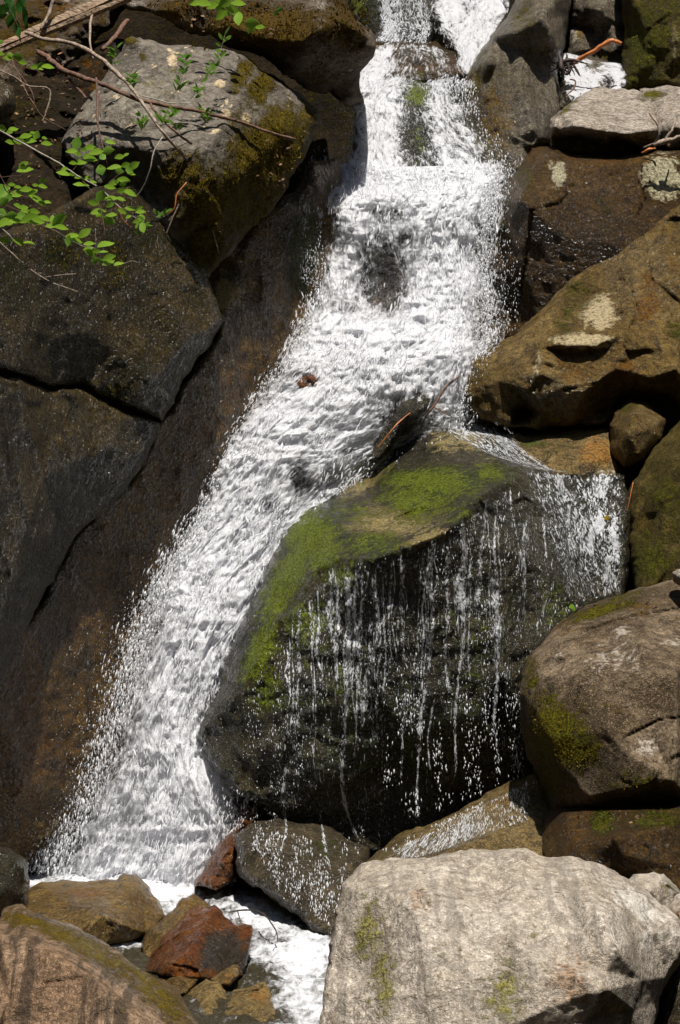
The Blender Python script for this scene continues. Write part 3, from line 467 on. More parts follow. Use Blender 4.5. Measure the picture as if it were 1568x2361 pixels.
rock('boulder', 'pale', [(718,2500,7.05),(735,2361,7.15),(748,2280,7.22),(762,2200,7.3),(775,2110,7.4),(787,2040,7.5),(830,1994,7.6),(900,1977,7.65),(990,1978,7.65),(1045,1966,7.65),(1085,1956,7.65),(1140,1967,7.65),(1195,1957,7.65),(1260,1976,7.65),(1320,1974,7.65),(1370,1988,7.65),(1440,2022,7.62),(1500,2062,7.6),(1562,2112,7.55),(1580,2160,7.5),(1565,2215,7.47),(1540,2250,7.44),(1515,2310,7.4),(1490,2500,7.3)],
     [(830,2060,7.36),(890,2050,7.32),(890,2150,7.2),(890,2260,7.08),(815,2160,7.27),(960,2110,7.10),(925,2010,7.46),(985,2060,7.2),(975,2180,7.02),(985,2290,6.92),(1100,2250,6.94),(1150,2120,7.12),(1200,2060,7.26),(1180,2240,6.98),(1250,2250,6.92),(1320,2060,7.3),(1345,2025,7.44),(1385,2110,7.08),(1420,2190,6.98),(1450,2090,7.36),(1500,2150,7.36),(1480,2260,7.16),(1330,2210,7.02),(1320,2250,6.9),(1398,2282,6.9),(1400,2240,6.98),(1400,2345,7.08),(1460,2330,7.14),(1345,2357,6.92),(1320,2300,6.87),(1100,2400,6.82),(860,2300,7.05),(900,2400,6.9),(820,2240,7.2),(800,2290,7.14),(1300,2480,6.8),(1000,2480,6.8)],
     'large pale dry granite boulder filling the lower right foreground', thick=.9, sm=.9, round_=10, rdepth=.045, jag=4, amp=.011, fac=.03, fscale=3.6,
     moss=[(850,2150,50,90,.6),(880,2250,36,90,.6),(1160,2300,60,90,.55),(840,2080,30,40,.35),(1010,2180,30,120,.3),(1240,2180,40,90,.25)], cracks=[([(940,1985),(960,2060),(985,2120),(975,2260),(985,2361)],2,.012),([(1320,2300),(1330,2240),(1310,2180)],2,.012),([(1180,2120),(1205,2200),(1170,2260)],1.5,.008)], stain=[(1320,2270,70,90,.55,.3),(960,2070,30,60,.4),(1100,2080,120,60,.2),(760,2320,40,60,.3)], pale=[(1480,2090,90,40,.55,.6),(1490,2170,20,60,.5),(1060,1975,60,10,.4),(1000,2200,60,60,.15)])
# left foot
rock('boulder', 'pool_brown', [(58,2055,9.42),(90,2042,9.47),(180,2037,9.5),(270,2028,9.52),(285,2012,9.52),(310,2018,9.5),(340,2045,9.45),(365,2085,9.35),(383,2112,9.2),(340,2152,9.0),(300,2172,8.92),(255,2184,8.85),(200,2194,8.7),(58,2150,8.7)],
     [(280,2050,9.22),(300,2062,9.16),(280,2130,8.8),(330,2090,9.2),(180,2090,8.97),(240,2110,8.82),(130,2062,9.2),(100,2090,9.02),(255,2080,9.02),(180,2140,8.72)], 'brown flat topped rock at the left of the pool, white foam behind it', step=2, sm=2, round_=10, rdepth=.05, amp=.014, fac=.02, stain=[(200,2060,60,16,.7),(330,2110,50,60,.25)], pale=[(90,2075,30,20,.3)], wet=[(200,2120,60,40,.4)])
rock('stone', 'pool_brown', [(325,2185,8.75),(345,2140,8.8),(385,2108,8.9),(420,2070,9.0),(445,2061,9.0),(470,2078,9.0),(505,2110,8.9),(470,2210,8.5),(360,2215,8.5),(332,2205,8.6)], [(420,2112,8.77),(380,2160,8.65)], 'olive brown stone behind the red wet rock in the pool', 'stone', step=2, round_=10, rdepth=.05, fac=.03)
rock('stone', 'pool_red', [(333,2240,8.35),(350,2195,8.5),(390,2145,8.6),(430,2105,8.7),(460,2088,8.75),(500,2090,8.7),(520,2115,8.65),(545,2135,8.55),(562,2130,8.6),(580,2133,8.55),(581,2160,8.5),(573,2200,8.35),(560,2250,8.2),(500,2260,8.1),(440,2258,8.08),(380,2250,8.12)],
     [(497,2098,8.6),(478,2125,8.46),(462,2155,8.32),(430,2195,8.18),(385,2226,8.12),(500,2170,8.34),(545,2180,8.42),(520,2225,8.2),(420,2150,8.45),(450,2115,8.6),(440,2235,8.1),(380,2190,8.38)], 'glossy red brown angular rock in the middle of the pool', 'rock', step=2, sm=1, round_=7, rdepth=.04, amp=.016, fac=.025, fscale=8, stain=[(520,2200,70,60,1.1)], wet=[(430,2160,80,60,.3),(520,2200,50,50,-.5)])  # dark grey patch on the right face: wet tone with its shade painted in
rock('stone', 'pool_brown', [(345,2262,8.2),(380,2248,8.2),(420,2236,8.2),(460,2228,8.2),(457,2260,8.1),(430,2292,7.95),(395,2305,7.85),(360,2294,7.95)], [(410,2260,8.0)], 'small olive stone in front of the red rock', 'stone', step=2, thick=.25, round_=8, rdepth=.04, jag=2)
rock('stone', 'gold', [(480,2260,8.08),(510,2240,8.12),(535,2224,8.17),(550,2230,8.12),(551,2250,8.06),(530,2274,7.97),(505,2273,7.97)], [(520,2250,7.98)], 'narrow orange stone leaning between the pool stones', 'stone', step=2, thick=.2, round_=8, rdepth=.04, jag=1.5, stain=[(520,2250,40,30,.5)])
rock('stone', 'gold', [(418,2322,7.85),(440,2282,8.0),(475,2256,8.05),(510,2265,8.0),(522,2292,7.92),(548,2332,7.75),(570,2440,7.45),(430,2440,7.4)], [(475,2300,7.8),(490,2360,7.6)], 'speckled golden stone at the bottom edge with water over it', 'stone', step=2, round_=10, rdepth=.05, jag=2)
rock('stone', 'gold', [(512,2305,7.85),(540,2282,7.95),(590,2268,8.0),(612,2264,8.0),(627,2300,7.9),(652,2340,7.75),(690,2380,7.65),(700,2450,7.5),(540,2450,7.4),(520,2350,7.6)], [(580,2310,7.72),(620,2345,7.6),(560,2370,7.55)], 'orange brown stone at the bottom edge next to the white runoff', 'stone', step=2, round_=10, rdepth=.05, jag=3, stain=[(600,2295,40,30,.6)])
rock('boulder', 'left_fore', [(-60,2130,7.35),(0,2120,7.42),(20,2095,7.5),(40,2089,7.5),(100,2108,7.48),(180,2138,7.4),(260,2188,7.3),(340,2242,7.2),(400,2292,7.1),(442,2342,7.0),(480,2410,6.9),(510,2500,6.85),(-60,2500,6.5)],
     [(0,2160,7.02),(60,2172,6.98),(140,2205,6.9),(200,2252,6.82),(270,2312,6.74),(340,2372,6.66),(400,2440,6.62),(20,2290,6.85),(120,2320,6.78),(200,2380,6.68),(0,2450,6.75),(250,2480,6.55),(100,2150,7.2),(250,2230,7.08),(350,2300,6.95),(420,2370,6.85)],
     'big foreground rock at bottom left with black vertical streaks and an olive top', thick=.9, sm=1.2, round_=10, rdepth=.05, amp=.016, fac=.016, moss=[(190,2180,190,24,.85,.5),(360,2290,110,34,.85,.78),(60,2120,70,26,.7)], stain=[(300,2240,200,40,.6,.65)], wet=[(300,2240,300,50,.9,.62)])
#WATER
# ------------------------------------------------------------------ water
def catmull(pts, n):
    p = np.array(pts, float); m = len(p); p = np.concatenate([[2 * p[0] - p[1]], p, [2 * p[-1] - p[-2]]])
    t = np.linspace(0, m - 1 - 1e-9, n); i = t.astype(int); f = (t - i).reshape(-1, *([1] * (p.ndim - 1)))
    a, b, c, d = p[i], p[i + 1], p[i + 2], p[i + 3]
    return .5 * (2 * b + (c - a) * f + (2 * a - 5 * b + 4 * c - d) * f ** 2 + (3 * b - a - 3 * c + d) * f ** 3)
def sheet_grid(rows, nu, nv):
    """rows: across-stream sections (left ... right) from upstream to downstream; each point (x, y, distance)"""
    rr = [catmull(r, nu) if len(r) > 2 else np.array(r[0])[None] + (np.array(r[1]) - np.array(r[0]))[None] * np.linspace(0, 1, nu)[:, None] for r in rows]
    return catmull(np.stack(rr), nv)                                # nv, nu, 3
def water(name, rows, mat, nu, nv, base=.95, edge=.9, ew=.16, holes=(), amp=.05, off=0., seed=0, cling=None, sx=9., sy=3., wob=8, parent=None, fade=.6, widen=1., ragged=0.):
    G = sheet_grid(rows, nu, nv); s = np.linspace(0, 1, nu)[None, :] + np.zeros((nv, 1))
    G = G.mean(1, keepdims=True) + (G - G.mean(1, keepdims=True)) * widen
    x, y, Y = G[..., 0], G[..., 1], G[..., 2]
    W = P(x, y, Y); du = np.linalg.norm(np.diff(W, axis=1), axis=2).sum(1).mean(); dv = np.linalg.norm(np.diff(W, axis=0), axis=2).mean(1)
    u = s * du; v = np.concatenate([[0], np.cumsum(dv)])[:, None] + 0 * s
    q = np.stack([u * sx, v * sy, 0 * u + seed * 7.7], -1)
    if cling is not None:
        Yr = S(x, y); Yr = np.where((Yr > 1e6) | (Yr < Y - .45), Y, Yr); Yr = blur(Yr, 2); Y = Yr - cling
    h = fbm(q, 5, 40 + seed, .6) + .5 * fbm(q * 2.1 + 5, 3, 60 + seed, .6, True)
    Y = Y - amp * h + off
    rag = np.stack([0 * v, v * 3.3, 0 * v + seed], -1); x = x - ragged * (.5 + fbm(rag, 3, 71)) * (1 - s) ** 2 + ragged * .6 * (.3 + fbm(rag + 40, 3, 72)) * s ** 2
    x = x + wob * vnoise(q * .8 + 3, 5) + wob * .5 * vnoise(q * 2.5, 6)
    e = np.minimum(s, 1 - s) / ew
    tf = np.linspace(0, 1, nv)[:, None]; d = base - fade * np.clip(1 - np.minimum(tf, (1 - tf) * 1.4) / .07, 0, 1) - edge * np.clip(1 - e, 0, 1) ** 1.3 + .12 * h + blobs(holes, x, y)
    iv = np.arange(nu * nv).reshape(nv, nu)
    F = np.stack([iv[:-1, :-1], iv[1:, :-1], iv[1:, 1:], iv[:-1, 1:]], -1).reshape(-1, 4)
    o = mesh_obj(name, P(x, y, Y).reshape(-1, 3), F, mat, parent, attrs={'dens': d.ravel()}, uv=np.stack([u + seed * .37, v + seed * 1.3], -1).reshape(-1, 2))
    if parent is None: o['kind'] = 'structure'
    return o
WM = water_mat('white_water', su=15., sv=6., soft=.36, white=(.83, .835, .87), holes=1.2); WT = water_mat('trickle_water', su=50., sv=17., soft=.2, holes=1.5)
WB = water_mat('falling_water', su=19., sv=7., soft=.4, white=(.83, .835, .87), holes=1.2)

top_rows = [[(985,-70,13.5),(1185,-70,13.5)],[(988,0,13.35),(1178,0,13.3)],[(1000,50,13.2),(1160,55,13.15)],[(1030,95,13.0),(1130,100,13.0)],[(1055,125,12.85),(1108,135,12.85)],[(1050,165,12.75),(1095,180,12.72)]]
water('waterfall', top_rows, WM, 60, 70, holes=[(1075,10,26,22,-.3),(1040,80,10,30,-.4)], seed=1, amp=.06)
water('waterfall', [[(855,-70,13.2),(1000,-70,13.2)],[(860,0,13.15),(1000,0,13.12)],[(865,60,13.08),(1010,60,13.05)],[(850,100,12.95),(1000,105,12.95)]], WT, 50, 50, base=.42, holes=[(895,40,25,60,.25),(985,60,16,60,.15)], seed=2, amp=.03)
water('waterfall', [[(835,110,12.85),(905,100,12.85)],[(825,150,12.6),(900,150,12.7)],[(815,185,12.5),(890,190,12.5)],[(810,215,12.35),(890,215,12.4)]], WM, 40, 40, base=.85, seed=3, amp=.03)
mid_rows = [[(826,158,12.72),(865,186,12.64),(930,172,12.6),(985,192,12.56),(1030,176,12.62),(1078,192,12.62)],[(818,185,12.55),(940,192,12.46),(1074,195,12.52)],[(800,215,12.42),(940,205,12.38),(1082,215,12.42)],[(768,260,12.3),(940,260,12.15),(1105,265,12.25)],[(755,330,12.15),(950,330,11.98),(1150,330,12.1)],[(745,385,12.0),(960,395,11.85),(1190,380,12.0)],[(735,418,11.9),(800,436,11.85),(880,412,11.8),(960,440,11.75),(1040,410,11.78),(1120,428,11.8),(1200,408,11.9)]]
mid_holes = [(960,225,34,40,-.65),(955,320,36,70,-.75),(985,385,30,40,-.5),(790,300,40,80,-.65),(1120,260,50,60,-.45),(1150,340,60,50,-.45),(1060,210,40,30,-.4),(880,330,70,110,.2),(1050,300,40,70,-.12)]
for k in range(2): water('waterfall', mid_rows, (WM, WT)[k], 150, 110, base=(.62, .45)[k], holes=mid_holes, seed=4 + k, amp=.04, fade=.95, off=.05 * k, sx=16, sy=6)
main_rows = [[(742,372,12.06),(950,384,11.9),(1158,372,12.06)],[(738,408,11.9),(950,424,11.72),(1152,408,11.9)],[(740,440,11.65),(950,455,11.5),(1145,440,11.7)],[(722,500,11.55),(940,510,11.42),(1128,500,11.6)],[(728,580,11.5),(930,585,11.4),(1118,580,11.55)],[(725,660,11.42),(930,665,11.35),(1120,660,11.45)],
    [(705,735,11.35),(920,740,11.22),(1128,735,11.35)],[(665,820,11.2),(880,820,11.08),(1112,830,11.2)],[(605,900,11.1),(830,915,11.0),(1078,935,11.15)],[(535,985,11.0),(750,1010,10.95),(1060,990,11.12)],[(495,1080,10.92),(680,1085,10.9),(890,1070,11.08)],[(460,1195,10.85),(600,1190,10.82),(740,1165,10.92)],[(385,1300,10.75),(520,1300,10.7),(655,1262,10.78)],
    [(345,1400,10.65),(480,1400,10.58),(600,1385,10.62)],[(300,1520,10.58),(430,1520,10.5),(545,1500,10.55)],[(255,1650,10.52),(390,1650,10.42),(500,1640,10.5)],[(200,1790,10.48),(370,1800,10.36),(548,1800,10.2)],[(140,1920,10.48),(340,1930,10.34),(552,1925,10.12)],[(95,2020,10.5),(300,2040,10.34),(510,2050,10.15)]]
main_holes = [(885,640,60,105,-1.),(762,520,34,60,-.75),(890,495,66,28,-.65),(935,550,46,30,-.75),(740,600,26,50,-.5),(820,705,34,34,-.5),(1010,520,30,40,-.4),(1100,560,20,80,-.3),(1100,720,30,60,-.45),(935,975,70,70,-.8,-.8),(690,1105,28,46,-.85),(620,1170,22,26,-.6),(800,1040,20,20,-.5),(640,1090,16,22,-.5),(1020,840,30,20,-.5),(710,875,36,18,-.6),(755,1010,16,14,-.3),(540,1400,16,20,-.2),
    (245,1700,75,230,-.6,.33),(335,1480,40,160,-.5,.33),(150,1930,80,100,-.45),(300,1850,40,120,-.3,.2),(430,1850,90,220,.3),(900,810,190,70,.45),(1040,640,70,170,.4),(640,1010,120,60,.3,-.8),(560,1180,60,120,.2),(820,470,60,60,.25),(480,1450,60,120,.25)]
for k in range(3): water('waterfall', main_rows, (WM, WB, WM)[k], 150, 480, base=(.74, .8, .88)[k], holes=main_holes, seed=7 + k, amp=(.06, .05, .04)[k], off=.05 * k, sx=9, sy=5, wob=12, fade=0, ragged=34., widen=(1., 1.16, 1.06)[k], ew=(.16, .34, .2)[k])

water('film_water', [[(868,92,12.9),(960,98,12.9),(1040,118,12.9)],[(860,120,12.8),(960,130,12.7),(1060,140,12.7)],[(845,150,12.7),(950,160,12.65),(1075,165,12.7)],[(830,180,12.6),(950,188,12.6),(1080,186,12.6)]], WM, 90, 40, base=.2, cling=.03, amp=.02, seed=11, wob=5, holes=[(1000,105,50,10,.3),(880,150,40,40,.4),(1060,170,30,20,.4)])
# side stream at the top right
water('side_stream', [[(1285,120,12.95),(1330,125,12.95),(1370,140,12.95)],[(1290,150,12.85),(1350,165,12.85),(1440,150,12.85)],[(1300,190,12.65),(1370,195,12.65),(1445,185,12.65)],[(1300,235,12.35),(1350,235,12.35),(1420,230,12.4)]], WM, 60, 50, base=.95, holes=[(1400,190,16,20,-.9),(1375,150,20,16,-.8)], amp=.03, seed=12)

# the film that runs over the right of the central boulder, and its trickles
water('film_water', [[(940,985,10.8),(1090,960,10.8),(1180,985,10.8)],[(1000,985,10.8),(1100,985,10.8),(1200,1020,10.8)],[(1030,1010,10.8),(1150,1020,10.8),(1240,1055,10.8)],[(1090,1035,10.8),(1190,1060,10.8),(1290,1085,10.8)],[(1150,1050,10.8),(1250,1085,10.8),(1340,1090,10.8)]], WT, 90, 70, base=.28, cling=.02, amp=.015, seed=13, holes=[(1080,985,70,20,.3),(1190,1010,40,20,.25),(1130,1070,50,8,.3)])
water('film_water', [[(1180,1070,10.4),(1300,1090,10.4),(1455,1085,10.4)],[(1190,1110,10.4),(1310,1120,10.4),(1455,1110,10.4)],[(1230,1200,10.4),(1330,1200,10.4),(1455,1200,10.4)],[(1270,1290,10.4),(1350,1300,10.4),(1450,1290,10.4)],[(1300,1390,10.4),(1370,1390,10.4),(1440,1380,10.4)]], WT, 110, 110, base=.2, cling=.03, amp=.02, seed=14, sx=16, sy=5,
      holes=[(1380,1130,18,40,.45,.4),(1372,1220,16,50,.5,.3),(1420,1240,16,60,.45),(1340,1230,12,50,.3,-.3),(1405,1320,16,50,.4),(1300,1120,30,40,.25),(1290,1100,50,10,.3)])
def trickle(pts, wd, dens=.85, seed=0, cling=.018):
    dens = .28 + .35 * dens; wd = [a * .75 for a in wd]
    rows = [[(x - a, y, Y or 9.7), (x + a, y, Y or 9.7)] for (x, y, Y), a in zip(pts, wd)]
    L = abs(pts[-1][1] - pts[0][1]); return water('trickle', rows, WT, 9, max(20, int(L / 4)), base=dens, edge=.55, ew=.4, cling=cling if pts[0][2] == 0 else None, amp=.01, seed=seed, sx=40, sy=6, wob=3)
FACE = [[(640,1440,9.9),(740,1330,9.9),(860,1300,9.7),(1000,1246,9.7),(1100,1160,9.8),(1200,1118,10.1),(1440,1105,10.3)],[(600,1560,9.9),(740,1420,9.9),(860,1400,9.7),(1000,1350,9.7),(1110,1280,9.8),(1220,1230,10.1),(1440,1220,10.3)],[(580,1680,9.9),(720,1560,9.9),(860,1540,9.7),(1000,1500,9.7),(1110,1440,9.8),(1220,1380,10.1),(1400,1360,10.3)],[(560,1800,9.9),(720,1720,9.9),(860,1700,9.7),(1000,1640,9.7),(1110,1600,9.8),(1200,1560,9.9),(1330,1520,10.1)],[(600,1850,9.9),(740,1900,9.9),(860,1900,9.8),(1000,1860,9.8),(1110,1800,9.8),(1200,1760,9.9),(1290,1700,10.1)]]
WF = water_mat('thin_film_water', su=46., sv=7., soft=.16, holes=1.5)
water('film_water', FACE, WF, 210, 190, base=-.1, edge=.3, cling=.012, amp=.006, seed=15, sx=30, sy=4, wob=2, holes=[(800,1450,16,160,.22),(985,1400,26,150,.22),(1065,1350,20,150,.3),(1145,1440,22,130,.26),(1210,1280,16,120,.2),(660,1760,30,120,.2),(930,1420,16,140,.14),(870,1480,16,160,.12),(740,1500,20,160,.12),(1310,1220,30,100,.2)])
tk = [([(1066,1205,0),(1070,1290,0),(1058,1350,0),(1072,1440,0)],[5,10,26,6],.8),([(1072,1440,9.6),(1058,1560,9.6),(1050,1680,9.62),(1050,1790,9.62)],[5,6,5,6],.8),([(800,1290,0),(805,1420,0),(800,1560,0),(795,1700,0),(790,1830,0),(830,1950,0)],[12,12,10,9,10,8],.55),
      ([(1000,1240,0),(990,1330,0),(1000,1420,0),(985,1560,0)],[8,12,8,8],.5),([(985,1560,9.58),(968,1680,9.6),(962,1800,9.62),(965,1890,9.5)],[6,8,5,10],.55),([(1130,1320,0),(1145,1440,0),(1150,1540,0)],[10,16,8],.5),([(1150,1540,9.64),(1140,1660,9.66),(1150,1760,9.68)],[7,6,5],.6),
      ([(940,1580,9.58),(930,1660,9.6),(925,1800,9.62)],[4,5,4],.4),([(1005,1600,9.58),(985,1700,9.6),(990,1780,9.6)],[3,5,4],.5),([(660,1760,0),(650,1850,0),(660,1900,0),(650,1960,0)],[6,10,7,8],.6),([(735,1870,0),(745,1930,0),(760,2000,0)],[5,7,6],.5),([(1215,1180,0),(1205,1260,0),(1210,1360,0)],[6,8,5],.4),([(930,1290,0),(925,1400,0),(935,1540,0)],[8,9,7],.4),([(860,1320,0),(870,1450,0),(850,1600,0)],[10,9,7],.35),([(1320,1120,0),(1310,1210,0),(1330,1290,0)],[6,8,5],.6),([(1250,1180,0),(1260,1290,0)],[7,5],.4)]
for i in range(44):
    x = random.uniform(770, 1215) if i < 36 else random.uniform(640, 770); lip = float(np.interp(x, [640,740,780,860,930,1000,1060,1110,1180,1300], [1470,1340,1300,1300,1270,1245,1210,1150,1118,1112])); y0 = lip + random.choice((4, 4, 40, 120)); L = random.uniform(120, 420)
    n_ = 5; xs = x + np.cumsum(np.array([random.uniform(-9, 9) for _ in range(n_)])); ys = np.linspace(y0, min(y0 + L, 1850 if x < 1100 else 1740), n_); w0 = random.choice((2.4, 3, 4, 5, 8))
    if ys[-1] > ys[0] + 40: tk.append(([(float(a), float(b), 0) for a, b in zip(xs, ys)], [w0 * random.uniform(.6, 1.3) for _ in range(n_)], random.uniform(.3, .75)))
for i, (p_, w_, d_) in enumerate(tk): trickle(p_, w_, d_, 20 + i)
water('film_water', [[(900,1965,9),(1240,1790,9)],[(870,1990,9),(1250,1830,9)],[(840,2020,9),(1260,1880,9)]], WT, 110, 40, base=.34, cling=.02, amp=.015, seed=50, holes=[(1150,1870,60,60,-.15),(960,1900,40,30,.3)])
# pool
def pool_mat():
    t = NT('foaming_pool'); tc = t.n('ShaderNodeTexCoord').outputs['Object']
    A = t.noise(t.mapv(tc, (1, .4, 1)), 7., 6, .65, .8); B = t.noise(t.mapv(tc, (1, .4, 1)), 36., 5, .68, .5)
    d = t.math('ADD', t.math('MULTIPLY', t.attr('dens'), .72), t.math('ADD', t.math('MULTIPLY_ADD', A, 2.2, -1.1), t.math('MULTIPLY_ADD', B, 1.6, -.8)))
    f = t.ramp(d, .05, .95)
    bp = t.n('ShaderNodeBump', Strength=.8, Distance=.03, Height=t.math('MULTIPLY_ADD', B, .6, A)).outputs[0]
    wa = t.n('ShaderNodeBsdfPrincipled', Base__Color=(.03, .025, .013), Roughness=.1, Normal=bp)
    fo = t.n('ShaderNodeBsdfPrincipled', Base__Color=(.6, .61, .64), Roughness=.45, Normal=bp)
    return t.surf(t.n('ShaderNodeMixShader', i0=f, i1=wa.outputs[0], i2=fo.outputs[0]).outputs[0])
gx, gy = np.meshgrid(np.arange(-1.75, .62, .011), np.arange(6.6, 11.0, .011))
g3 = np.stack([gx, gy, 0 * gx], -1); px = 784 + gx / (K * gy); py = 1180.5 + ZC / (K * gy)
fall = blobs([(330,2030,260,60,1.),(560,2090,90,40,.5)], px, py)
gz = .022 * fbm(g3 * np.array([8, 5, 1]), 6, 3, .65) + .012 * fbm(g3 * np.array([26, 16, 1]), 3, 13, .6, True) + .035 * fall * (.5 + fbm(g3 * 9, 4, 8)) + .02 * fbm(g3 * 3, 2, 9)
pd = blobs([(300,2030,330,80,1.1),(450,2120,120,80,1.),(600,2110,110,60,1.1),(690,2200,110,80,1.),(720,2300,70,120,1.),(280,2170,50,20,.7),(560,2170,40,30,.5)], px, py) + blobs([(600,2235,60,30,-.55),(330,2200,50,20,-.4),(380,2330,90,70,-.4)], px, py)
iv = np.arange(gx.size).reshape(gx.shape)
tag(mesh_obj('pool_water', np.stack([gx, gy, gz], -1).reshape(-1, 3), np.stack([iv[:-1, :-1], iv[:-1, 1:], iv[1:, 1:], iv[1:, :-1]], -1).reshape(-1, 4), pool_mat(), attrs={'dens': pd.ravel()}), kind='structure')

# spray: drops thrown off the water
OCT = np.array([(1,0,0),(-1,0,0),(0,1,0),(0,-1,0),(0,0,1),(0,0,-1)], float); OF = np.array([(0,2,4),(2,1,4),(1,3,4),(3,0,4),(2,0,5),(1,2,5),(3,1,5),(0,3,5)])
def drops(name, C_, dirs, wid, ln, mat):
    C_ = np.asarray(C_); n = len(C_); d = dirs / np.linalg.norm(dirs, axis=1)[:, None]
    a = np.cross(d, np.array([0, 1., 0.1])); a /= np.linalg.norm(a, axis=1)[:, None]; b = np.cross(d, a)
    wj = wid[:, None] * (1 + .3 * RNG.normal(size=(n, 1)))
    V = C_[:, None, :] + OCT[None, :, 0:1] * (a * wj)[:, None] + OCT[None, :, 1:2] * (b * wid[:, None])[:, None] + OCT[None, :, 2:3] * (d * ln[:, None])[:, None]
    F = (OF[None] + len(OCT) * np.arange(n)[:, None, None]).reshape(-1, 3)
    o = mesh_obj(name, V.reshape(-1, 3), F, mat); o['kind'] = 'stuff'; return o
t_ = NT('drop_water'); pr_ = t_.n('ShaderNodeBsdfPrincipled', Base__Color=(.78, .79, .82), Roughness=.3)
DM = t_.surf(t_.n('ShaderNodeMixShader', i0=.35, i1=pr_.outputs[0], i2=t_.n('ShaderNodeBsdfTransparent').outputs[0]).outputs[0])
def spray(rows, n, spread, lo=0., hi=1., size=(1.3, 3.2), stretch=(1.5, 4.5), left=.5, tmax=99, inner=.0, depth=.14):
    G = sheet_grid(rows, 2, 400); t = RNG.uniform(lo, hi, n); i = np.clip((t * 399).astype(int), 0, 398)
    side = RNG.random(n) < left; o_ = np.abs(RNG.normal(size=n)) * spread * RNG.uniform(.2, 1, n) - inner * RNG.random(n)
    L, R_ = G[i, 0], G[i, 1]; w_ = np.linalg.norm((R_ - L)[:, :2], axis=1)
    f = np.where(side, -o_ / w_, 1 + o_ / w_); c = L + (R_ - L) * f[:, None]
    c[:, 2] += RNG.normal(size=n) * depth * .5 - .03; c[:, 1] += RNG.normal(size=n) * 8
    fl = (G[i + 1].mean(1) - G[i].mean(1)); fl3 = np.stack([fl[:, 0], 0 * t, -fl[:, 1]], -1); fl3 /= np.linalg.norm(fl3, axis=1)[:, None]
    fl3 = fl3 * .55 + np.array([0, -.1, -.75]) + .18 * RNG.normal(size=(n, 3)); fl3[:, 0] += np.where(side, -.12, .06)
    keep = (c[:, 1] < 2035)
    pxm = K * c[:, 2]; s_ = RNG.uniform(0, 1, n) ** 2 * (size[1] - size[0]) + size[0]
    return P(c[keep, 0], c[keep, 1], c[keep, 2]), fl3[keep], (s_ * pxm)[keep] * .55, (s_ * pxm * RNG.uniform(*stretch, n))[keep] * .55
SUB = np.concatenate([OCT] + [((OCT[a] + OCT[b]) / np.linalg.norm(OCT[a] + OCT[b]))[None] for a, b in ((0,2),(0,3),(1,2),(1,3),(0,4),(0,5),(1,4),(1,5),(2,4),(2,5),(3,4),(3,5))])
def _subf():
    e = {frozenset(k_): 6 + i for i, k_ in enumerate(((0,2),(0,3),(1,2),(1,3),(0,4),(0,5),(1,4),(1,5),(2,4),(2,5),(3,4),(3,5)))}; out = []
    for a, b, c in OF.tolist():
        ab, bc, ca = e[frozenset((a, b))], e[frozenset((b, c))], e[frozenset((c, a))]; out += [(a, ab, ca), (ab, b, bc), (ca, bc, c), (ab, bc, ca)]
    return np.array(out)
SUBF = _subf()
def froth(rows, n, lo, hi, size=(2.2, 9.), deep=.1, holes=(), sd=0):
    G = sheet_grid(rows, 60, 500); t = RNG.uniform(lo, hi, n); s_ = RNG.uniform(-.07, 1.07, n); i = np.clip((t * 499).astype(int), 0, 498); j = np.clip((s_ * 59).astype(int), 0, 59)
    c = G[i, j].copy(); wd = np.linalg.norm((G[i, -1] - G[i, 0])[:, :2], axis=1); c[:, 0] += (s_ - np.clip(s_, 0, 1)) * wd + RNG.normal(size=n) * 3; c[:, 1] += RNG.normal(size=n) * 4
    q = np.stack([c[:, 0] / 42, c[:, 1] / 60, 0 * t + sd], -1); nz = fbm(q, 5, 55 + sd, .65); keep = (nz + .35 * blobs(holes, c[:, 0], c[:, 1]) * 2 > RNG.uniform(-.25, .55, n)) & (c[:, 1] < 2040)
    c = c[keep]; i = i[keep]; m = len(c); f = G[i + 1].mean(1) - G[i].mean(1); d = np.stack([f[:, 0], 0 * f[:, 0], -f[:, 1]], -1); d /= np.linalg.norm(d, axis=1)[:, None]
    d = d * .8 + np.array([0, -.1, -.45]) + .3 * RNG.normal(size=(m, 3)); sz = (size[0] + (size[1] - size[0]) * RNG.random(m) ** 3) * K * c[:, 2] * .5
    return P(c[:, 0], c[:, 1], c[:, 2] - RNG.uniform(0, deep, m) - .03 * np.clip(nz[keep], 0, 1)), d, sz, sz * RNG.uniform(3.5, 10., m)
t_ = NT('froth_water'); FM = t_.surf(t_.n('ShaderNodeMixShader', i0=.5, i1=t_.n('ShaderNodeBsdfPrincipled', Base__Color=(.84, .845, .875), Roughness=.4).outputs[0], i2=t_.n('ShaderNodeBsdfTransparent').outputs[0]).outputs[0])
parts = [froth(main_rows, 42000, 0, 1, size=(.7, 3.2), holes=main_holes), froth(mid_rows, 5000, .02, 1, size=(.7, 2.4), holes=mid_holes, sd=3, deep=.06), froth(top_rows, 1800, 0, 1, size=(.7, 2.2), sd=5, deep=.05)]
OCT_, OF_ = OCT, OF; OCT, OF = SUB, SUBF
drops('froth', *[np.concatenate([p_[i] for p_ in parts]) for i in range(4)], FM)
OCT, OF = OCT_, OF_
parts = [spray(main_rows, 9000, 110, .72, 1., left=.9, inner=70, size=(.5, 1.3), stretch=(1.5, 5), depth=.3), spray(main_rows, 2600, 26, 0, .62, inner=30), spray(main_rows, 8000, 70, .6, 1., left=.93, inner=60, size=(.8, 3.6), stretch=(2, 7)), spray(main_rows, 1600, 20, .1, .45, left=.1, inner=20), spray(mid_rows, 900, 14, 0, 1, inner=60), spray(main_rows, 900, 160, .62, 1., left=.95, size=(.8, 2.2), stretch=(3, 8))]
drops('spray', *[np.concatenate([p[i] for p in parts]) for i in range(4)], DM)
